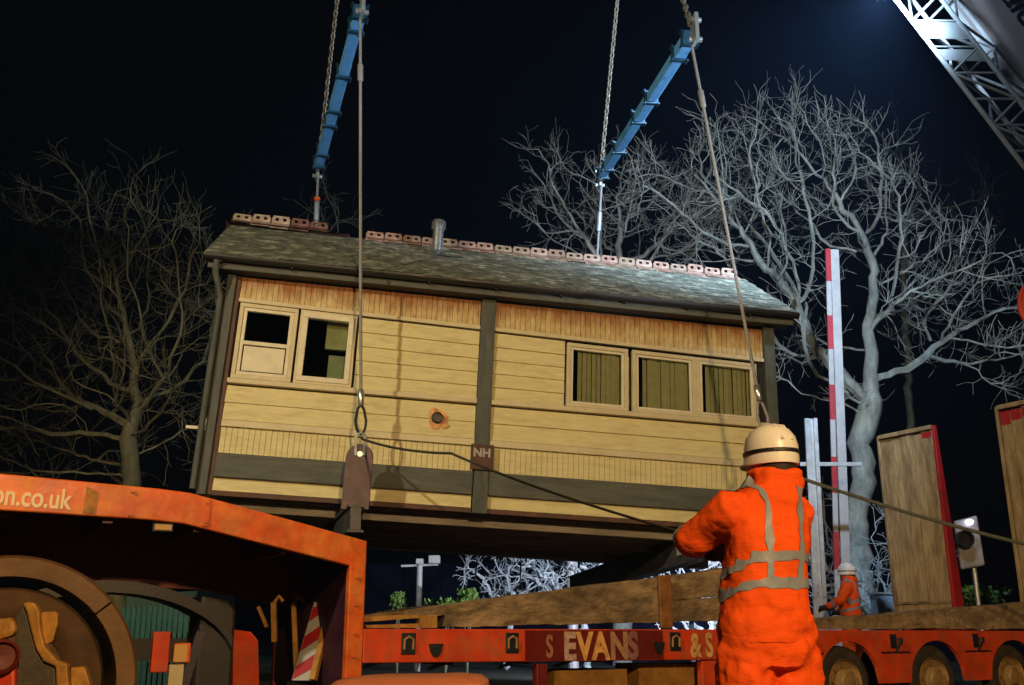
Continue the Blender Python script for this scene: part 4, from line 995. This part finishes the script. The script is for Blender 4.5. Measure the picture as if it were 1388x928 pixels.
tree('bare_tree', 'large bare olive tree in the dark left of the signal box', g0,
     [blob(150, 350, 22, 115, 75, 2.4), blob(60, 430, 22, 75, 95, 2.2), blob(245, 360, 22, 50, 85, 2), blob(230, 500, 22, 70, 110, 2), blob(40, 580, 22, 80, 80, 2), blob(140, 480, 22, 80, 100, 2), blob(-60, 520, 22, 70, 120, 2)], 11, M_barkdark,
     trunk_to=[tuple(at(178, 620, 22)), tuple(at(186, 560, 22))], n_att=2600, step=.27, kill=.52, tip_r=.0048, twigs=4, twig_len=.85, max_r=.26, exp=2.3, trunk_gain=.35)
g = at(835, 600, 30)
tree('bare_tree', 'bare tree rising behind the middle of the roof ridge', (g.x, 30, 0),
     [blob(780, 275, 30, 78, 55, 2.2), blob(860, 270, 30, 95, 60, 2.4), blob(930, 320, 30, 60, 40, 2), blob(830, 330, 30, 90, 50, 2)], 5, M_bark,
     trunk_to=[tuple(at(835, 470, 30)), tuple(at(835, 400, 30))], n_att=1000, step=.28, kill=.6, tip_r=.006, twigs=4, twig_len=.8, max_r=.3, exp=2.3)
g = at(450, 600, 34)
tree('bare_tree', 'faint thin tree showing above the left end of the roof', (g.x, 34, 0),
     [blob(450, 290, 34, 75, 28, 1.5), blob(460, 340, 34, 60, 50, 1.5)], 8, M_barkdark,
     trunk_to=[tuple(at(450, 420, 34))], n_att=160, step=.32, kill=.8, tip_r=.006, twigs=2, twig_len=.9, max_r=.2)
g = at(1215, 600, 40)
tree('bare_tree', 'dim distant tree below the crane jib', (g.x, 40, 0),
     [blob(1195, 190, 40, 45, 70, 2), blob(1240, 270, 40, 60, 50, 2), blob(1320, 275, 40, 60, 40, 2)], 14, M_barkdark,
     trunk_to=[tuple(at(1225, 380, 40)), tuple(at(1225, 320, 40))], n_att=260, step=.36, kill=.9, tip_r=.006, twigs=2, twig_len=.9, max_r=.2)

# ------------------------------------------------------------------ crane jib and boom, upper right
YB = 12.0
def ip(x, y, Y=YB): return at(x, y, Y)
jb = empty('crane', 'white crane boom with lattice fly jib crossing the upper right corner', 'crane', loc=(0, 0, 0))
ax0, ax1 = (1215 - 60, 0 - 78), (1388 + 120, 225 + 156)       # outer chord line, extended
def line(o, t, Y): # o offset in px to the right of the outer chord
    return ip(ax0[0] + (ax1[0] - ax0[0]) * t + o, ax0[1] + (ax1[1] - ax0[1]) * t, Y)
chords = {'outer': [(0, 12.0)], }
ch_ = [(0, 11.8), (60, 11.5), (46, 12.7)]
T_ = [0.0, 1.0]
for o, Y in ((0, 11.8), (62, 11.8), (22, 12.6), (84, 12.6)):
    b = MB(); b.tube([line(o, 0, Y), line(o, 1, Y)], .032, 8); b.build('chord', M_lattice, jb, smooth=True)
n = 13
for i in range(n):
    t0, t1 = i / n, (i + 1) / n
    for (o1, y1), (o2, y2) in (((0, 11.8), (62, 11.8)), ((22, 12.6), (84, 12.6)), ((0, 11.8), (22, 12.6)), ((62, 11.8), (84, 12.6))):
        p, q = (line(o1, t0, y1), line(o2, t1, y2)) if i % 2 else (line(o2, t0, y2), line(o1, t1, y1))
        b = MB(); b.tube([p, q], .020, 6, False); b.build('lacing', M_lattice, jb, smooth=True)
        if (o1, o2) in ((0, 62), (0, 22)):
            b = MB(); b.tube([line(o1, t0, y1), line(o2, t0, y2)], .016, 6, False); b.build('lacing', M_lattice, jb, smooth=True)
for t0, t1 in ((.235, .285), (.315, .35)):
    b = MB(); pts = [line(3, t0, 11.79), line(58, t0, 11.79), line(58, t1, 11.79), line(3, t1 * .99, 11.79)]
    b.add(pts, [(0, 1, 2, 3)]); b.add([p + Vector((0, .012, 0)) for p in pts], [(3, 2, 1, 0)]); b.build('gusset', M_lattice, jb)
# boom box
pa, pb = line(70, -.1, 12.75), line(70, 1.1, 12.75)
dd = (pb - pa).normalized(); sd = Vector((dd.z, 0, -dd.x)); sd = sd if sd.x > 0 else -sd; bk = dd.cross(sd).normalized(); bk = bk if bk.y > 0 else -bk
b = MB()
prof = [(.02, -.85), (.10, -.98), (1.15, -.98), (1.25, -.85), (1.25, 0), (.02, 0)]
vs = [e_ + sd * u_ + bk * (v_ + .02) for e_ in (pa, pb) for u_, v_ in prof]; n_ = len(prof)
b.add(vs, [tuple(range(n_)), tuple(range(2 * n_ - 1, n_ - 1, -1))] + [(i, i + n_, (i + 1) % n_ + n_, (i + 1) % n_) for i in range(n_)]); bm_ = b.build('boom', M_boom, jb, bevel=.02)
b = MB(); vs = [e_ + sd * u_ + bk * v_ for e_ in (pa, pb) for u_, v_ in ((-.04, -.02), (.07, -.02), (.07, .018), (-.04, .018))]
b.add(vs, [(0, 1, 2, 3), (7, 6, 5, 4), (0, 4, 5, 1), (1, 5, 6, 2), (2, 6, 7, 3), (3, 7, 4, 0)]); b.build('boom_edge', M_lattice, jb, bevel=.006)
for t0 in (.28, .60):
    p = line(70, t0, 12.75) - bk * .5; b = MB(); b.bar(p + sd * .10 - dd * .05, p + sd * .10 + dd * .10, .14, .10, bk); b.build('lug', M_lattice, jb, bevel=.01)
tp = line(70, .39, 12.75) - bk * .97
rl_ = ray(1356, -3); k_ = (tp - Vector((0, 0, CAMZ))).dot(bk) / rl_.dot(bk); Mx = frame(Vector((0, 0, CAMZ)) + rl_ * k_ - bk * .012, dd, sd, -bk)
text_mesh('boom_lettering', 'ald', .46, M_boomletter, jb, Mx, bold=.012)
# round red roundel on a tall mast at the right edge
c = ip(1427, 415, 12.4)
hb = empty('round_sign', 'round orange red disc on a mast at the right edge', 'sign', loc=(c.x, 12.4, 0))
b = MB(); b.lathe([(0, 0), (.40, 0), (.43, .012), (.43, .03), (0, .035)], 40, (0, 0, c.z)); b.build('disc', M_hookred, hb, smooth=True)
b = MB(); b.lathe([(.425, -.012), (.445, -.006), (.445, .035), (.425, .03)], 40, (0, 0, c.z)); b.build('rim', M_hookred, hb, smooth=True)
b = MB(); b.tube([(0, .08, 0), (0, .08, c.z + .3)], .045, 12); b.build('mast', M_steel, hb, smooth=True)

# ------------------------------------------------------------------ things beyond the trailer
bp = empty('barrier_pole', 'raised red and white level crossing barrier pole before the tree', 'barrier', loc=(0, 0, 0))
Pt, Pb = at(1128, 338, 19), at(1143, 800, 19); Pb = Pt + (Pb - Pt) * 1.12
d = (Pb - Pt).normalized(); L = (Pb - Pt).length
b = MB(); sdx = Vector((1, 0, 0)); sdx = (sdx - d * sdx.dot(d)).normalized(); fy = d.cross(sdx)
b.bar(Pt + sdx * .045, Pb + sdx * .06, .17, .06, Vector((0, 1, 0))); b.build('arm', M_whitepost, bp, bevel=.01)
b = MB(); b.bar(Pt - sdx * .09, Pb - sdx * .11, .10, .05, Vector((0, 1, 0))); b.build('front_rail', M_whitepost, bp, bevel=.008)
for k in range(5):
    a = L * (.0 + k * .188); b = MB(); q = -.09 - .02 * k / 5
    b.bar(Pt + d * a + sdx * q - Vector((0, .002, 0)), Pt + d * (a + L * .092) + sdx * q - Vector((0, .002, 0)), .106, .056, Vector((0, 1, 0))); b.build('red_band', M_barred, bp)
b = MB(); b.box(-.35, .35, -.2, .3, 0, 1.15); o = b.build('machine_case', M_greypanel, bp, bevel=.03); o.location = (Pb.x, 19.15, .13)
gp_ = empty('steel_post', 'galvanised steel post with crossbar beside the barrier pole', 'post', loc=(0, 0, 0))
a, c = at(1099, 567, 17.6), at(1113, 835, 17.6); c = a + (c - a) * (a.z / (a.z - c.z)) ; c.z = 0.1
b = MB(); b.bar(a - Vector((.07, 0, 0)), c - Vector((.07, 0, 0)), .10, .06, Vector((0, 1, 0))); b.bar(a + Vector((.07, 0, 0)), c + Vector((.07, 0, 0)), .07, .10, Vector((0, 1, 0))); b.bar(a + Vector((0, .03, 0)), c + Vector((0, .03, 0)), .12, .02, Vector((0, 1, 0))); b.build('post', M_steel, gp_, bevel=.006)
b = MB(); b.bar(at(1084, 629, 17.66), at(1168, 629, 17.66), .05, .07); b.build('crossbar', M_steel, gp_, bevel=.005)
sg = empty('lamp_board', 'grey rounded panel with dark lamp hood and small white light beside the far ramp', 'panel', loc=(0, 0, 0))
q0, q1, q2, q3 = at(1294, 706, 16.2), at(1325, 698, 16.2), at(1336, 766, 16.2), at(1304, 772, 16.2)
b = MB(); b.add([q0, q1, q2, q3] + [p + Vector((0, .08, 0)) for p in (q0, q1, q2, q3)], [(0, 1, 2, 3), (7, 6, 5, 4), (0, 4, 5, 1), (1, 5, 6, 2), (2, 6, 7, 3), (3, 7, 4, 0)]); b.build('board', M_greypanel, sg, bevel=.03)
cc = at(1309, 730, 16.05); b = MB(); b.lathe([(.0, .1), (.13, .1), (.135, -.02), (.12, -.02), (.11, .08)], 20, tuple(cc)); b.build('lamp_hood', M_black, sg, smooth=True)
cc = at(1316, 707, 16.1); b = MB(); b.lathe([(0, -.02), (.035, -.015), (.045, .02), (.045, .09)], 14, tuple(cc)); b.build('white_light', emit('white_led', (.75, .75, 1), 6), sg, smooth=True)
b = MB(); p = at(1322, 765, 16.24); b.tube([(p.x, 16.3, 0), (p.x, 16.3, p.z + .3)], .04, 8); b.build('post', M_steel, sg)
cab = empty('pale_cabinet', 'pale blue grey cabinet between the far worker and the ramp', 'cabinet', loc=(0, 0, 0))
a = at(1188, 806, 19.5); c = at(1216, 806, 19.5)
b = MB(); b.box(a.x, c.x, 19.5, 19.9, .13, a.z); b.build('case', mat('pale_blue_paint', (.42, .5, .62), .5), cab, bevel=.02)
b = MB(); b.box(a.x - .03, c.x + .03, 19.47, 19.93, a.z + .001, a.z + .05); b.build('lid', M_greypanel, cab, bevel=.01)
lp = empty('camera_post', 'white post with crossbar and two camera heads under the signal box', 'post', loc=(0, 0, 0))
a = at(569, 764, 26); b = MB(); b.tube([(a.x, 26, 0), (a.x, 26, a.z)], .075, 12); b.build('post', M_whitepost, lp, smooth=True)
b = MB(); b.bar(at(544, 767, 26), at(594, 765, 26), .05, .05); b.build('crossbar', M_whitepost, lp)
b = MB(); p = at(569, 761, 25.9); b.box(p.x - .09, p.x + .09, 25.8, 26.1, p.z - .06, p.z + .07); b.build('camera_head', M_whitepost, lp, bevel=.01)
b = MB(); p = at(588, 758, 25.9); b.box(p.x - .13, p.x + .15, 25.8, 26.2, p.z - .10, p.z + .10); b.build('camera_head', M_whitepost, lp, bevel=.02)
# dark hoarding far behind
hd_ = empty('hoarding', 'dark navy steel hoarding beyond the signal box', 'fence', loc=(0, 0, 0))
for k in range(16):
    x0 = -6 + k * 1.25; b = MB(); b.box(x0, x0 + 1.22, 33 + random.uniform(0, .03), 33.06, 0, 3.05); b.build('panel', M_navy, hd_)
# teal palisade fence seen under the gooseneck
pf = empty('palisade_fence', 'teal green steel palisade fence seen beneath the gooseneck', 'fence', loc=(0, 0, 0))
yF = 17.0
for k in range(16):
    p = at(168 + k * 7.2, 822 + (k % 2) * 0 - (k * .3), yF); b = MB(); b.prism([(p.x - .03, 0), (p.x + .03, 0), (p.x + .03, p.z - .05), (p.x, p.z + .02), (p.x - .03, p.z - .05)], yF, yF + .02); b.build('pale', M_teal, pf)
for z in (.5, 1.15):
    a = at(160, 850, yF); c = at(290, 850, yF); b = MB(); b.box(a.x, c.x, yF + .021, yF + .07, z, z + .06); b.build('rail', M_teal, pf)
b = MB(); a = at(170, 806, 18); c = at(268, 800, 18); b.prism([(a.x, 0), (c.x, 0), (c.x, c.z), (a.x, a.z)], 18, 20.5); tag(b.build('site_cabin', mat('green_cabin_paint', (.03, .085, .06), .6), None, bevel=.03), 'dark green site cabin behind the teal palisade fence', 'cabin')
# bright frosted scrub behind the box and green hedge tops
g = at(790, 835, 26)
tree('frosted_bush', 'bright frosted bare bush under the right half of the signal box', (g.x, 26, 0), [blob(790, 775, 26, 75, 22, 1.2), blob(830, 765, 26, 50, 22, 1.2), blob(730, 775, 26, 50, 18, 1)], 21, M_barkpale, thick=.05, cat='bush', parts=('stem', 'twigs'),
     trunk_to=[(g.x, 26, .8)], n_att=500, step=.12, kill=.28, tip_r=.0055, twigs=3, twig_len=.35, max_r=.06, infl=6)
g = at(690, 820, 26)
tree('frosted_bush', 'low arching frosted bramble left of the bright bush', (g.x, 26.5, 0), [blob(700, 790, 26.5, 50, 14, .8), blob(655, 800, 26.5, 30, 8, .6)], 22, M_barkpale, thick=.05, cat='bush', parts=('stem', 'twigs'),
     trunk_to=[(g.x, 26.5, .9)], n_att=160, step=.12, kill=.3, tip_r=.0055, twigs=2, twig_len=.3, max_r=.06, infl=6)
g = at(960, 800, 24)
tree('frosted_bush', 'pale frosted scrub left of the near worker above the baulk', (g.x, 24, 0), [blob(955, 770, 24, 40, 25, 1), blob(930, 838, 24, 50, 10, 1)], 23, M_barkpale, thick=.05, cat='bush', parts=('stem', 'twigs'),
     trunk_to=[(g.x, 24, .9)], n_att=260, step=.12, kill=.28, tip_r=.0055, twigs=3, twig_len=.3, max_r=.06, infl=6)
g = at(1200, 800, 22.5)
tree('frosted_bush', 'pale scrub at the foot of the large tree', (g.x, 22.5, 0), [blob(1215, 760, 22.5, 25, 55, 1), blob(1115, 770, 22.5, 50, 60, 1), blob(1180, 800, 22.5, 40, 30, 1)], 24, M_barkpale, thick=.05, cat='bush', parts=('stem', 'twigs'),
     trunk_to=[(g.x, 22.5, .9)], n_att=420, step=.16, kill=.34, tip_r=.0045, twigs=3, twig_len=.45, max_r=.06, infl=6)
b = MB(); p = at(775, 745, 25.5); b.tube([(p.x, 25.5, 0), (p.x, 25.5, p.z)], .13, 10); tag(b.build('marker_post', M_whitepost, None), 'pale stub post standing among the frosted bush', 'post')
def shrub(label, x, y, Y, w_, h_, n, seed):
    rng = random.Random(seed); p = at(x, y, Y); root = empty('hedge_shrub', label, 'shrub', loc=(p.x, Y, 0), group='green shrubs over the timber')
    b = MB()
    for k in range(5): b.tube([(0, 0, 0), (rng.uniform(-w_, w_) * .5, rng.uniform(-.2, .2), p.z * .6), (rng.uniform(-w_, w_), rng.uniform(-.3, .3), p.z)], [.03, .02, .008], 5)
    b.build('stem', M_barkdark, root)
    b = MB()
    for k in range(n):
        z = p.z - abs(rng.gauss(0, h_ * .6)) + h_ * .35; q = Vector((rng.gauss(0, w_ * .45), rng.gauss(0, .35), z)); d = Vector((rng.gauss(0, 1), rng.gauss(0, 1), rng.gauss(.6, .7))).normalized(); s_ = d.orthogonal().normalized() * .035; L = rng.uniform(.08, .14)
        b.add([q, q + d * L * .5 + s_, q + d * L, q + d * L * .5 - s_], [(0, 1, 2, 3)])
    o = b.build('foliage', M_leaf, root); o['kind'] = 'stuff'
shrub('small green shrub left of the camera post', 541, 812, 25, .14, .35, 260, 1)
shrub('low green shrub right of the camera post', 605, 819, 25, .45, .2, 350, 2)
shrub('pointed green shrub between post and bramble', 634, 808, 25, .22, .35, 300, 3)
shrub('green shrub low beside the far ramp', 1322, 806, 17.5, .3, .25, 400, 4)

# ------------------------------------------------------------------ lamps
def lamp(name, label, loc, target, watts, col, angle, head, pole=True, blend=.6, size=.25, cat='floodlight', wd=.4):
    root = empty(name, label, cat, loc=(loc[0], loc[1], 0))
    L = Vector(loc); T = Vector(target); d = (T - L).normalized()
    sd = d.cross(Vector((0, 0, 1))).normalized(); up = sd.cross(d)
    o_ = Vector((loc[0], loc[1], 0))
    b = MB(); b.bar(L - d * .20 - o_, L - d * .02 - o_, wd, wd * .75); b.build('housing', M_black, root, bevel=.01)
    b = MB(); b.bar(L - d * .018 - o_, L - d * .008 - o_, wd * .9, wd * .66); b.build('lens', emit(name + '_lens', col, head), root)
    if pole:
        b = MB(); b.tube([(0, 0, 0), (0, 0, L.z - .1)], .05, 10); b.build('pole', M_steel, root)
        b = MB(); b.lathe([(.25, 0), (.25, .05), (.06, .1)], 16, (0, 0, 0), 'z'); b.build('base', M_steel, root)
    ld = bpy.data.lights.new(name + '_light', 'SPOT'); ld.energy = watts; ld.color = col; ld.spot_size = rad(angle); ld.spot_blend = blend; ld.shadow_soft_size = size
    lo = bpy.data.objects.new(name + '_light', ld); COL.objects.link(lo); lo.parent = root
    lo.location = L + d * .08 - o_; lo.rotation_euler = d.to_track_quat('-Z', 'Y').to_euler()
    return root
lamp('work_light', 'tall halogen work light on a pole left of the camera, out of view', (-8.5, -.2, 9.0), (-1.9, 14.6, 5.2), KEY_W, (1, .87, .57), 62, 20, size=.16, blend=.4)
lamp('street_lamp', 'sodium street lamp on a pole behind the camera, out of view', (2.6, -5.5, 6.2), (.4, 9, .9), STREET_W, (1, .64, .28), 62, 20, size=.3, cat='street lamp')
fl = at(1207, -24, 10.9)
lamp('crane_floodlight', 'bright blue white floodlight on the crane jib at the top right', fl, (4.5, 24, 9.0), CRANE_W, (.55, .76, 1.0), 124, 60, pole=False, size=.2, blend=.9, wd=.5)
lamp('site_floodlight', 'low white floodlight on a short stand behind the trailer, hidden from view', (3.4, 19.6, 1.35), (2.2, 27, 2.2), GROUND_W, (.72, .80, 1.0), 120, 30, size=.1, wd=.25)

lamp('crane_load_light', 'cool white load light on the crane carrier at the right, out of view', (8.8, 6.5, 3.4), (-.4, 14.6, 9.9), LOAD_W, (.75, .88, 1.0), 36, 20, size=.15, wd=.3, blend=.35)

# ------------------------------------------------------------------ haze in the night air
b = MB(); b.box(-70, 70, -14, 62, -1.2, 26)
hz = b.build('haze', None); hz.data.materials.clear()
hm = bpy.data.materials.new('haze_air'); hm.use_nodes = True; t = hm.node_tree; t.nodes.clear()
o_ = t.nodes.new('ShaderNodeOutputMaterial'); v_ = t.nodes.new('ShaderNodeVolumePrincipled')
v_.inputs['Color'].default_value = (.30, .52, 1, 1); v_.inputs['Density'].default_value = .0010; v_.inputs['Anisotropy'].default_value = .2
t.links.new(v_.outputs[0], o_.inputs['Volume']); hz.data.materials.append(hm); hz['kind'] = 'stuff'
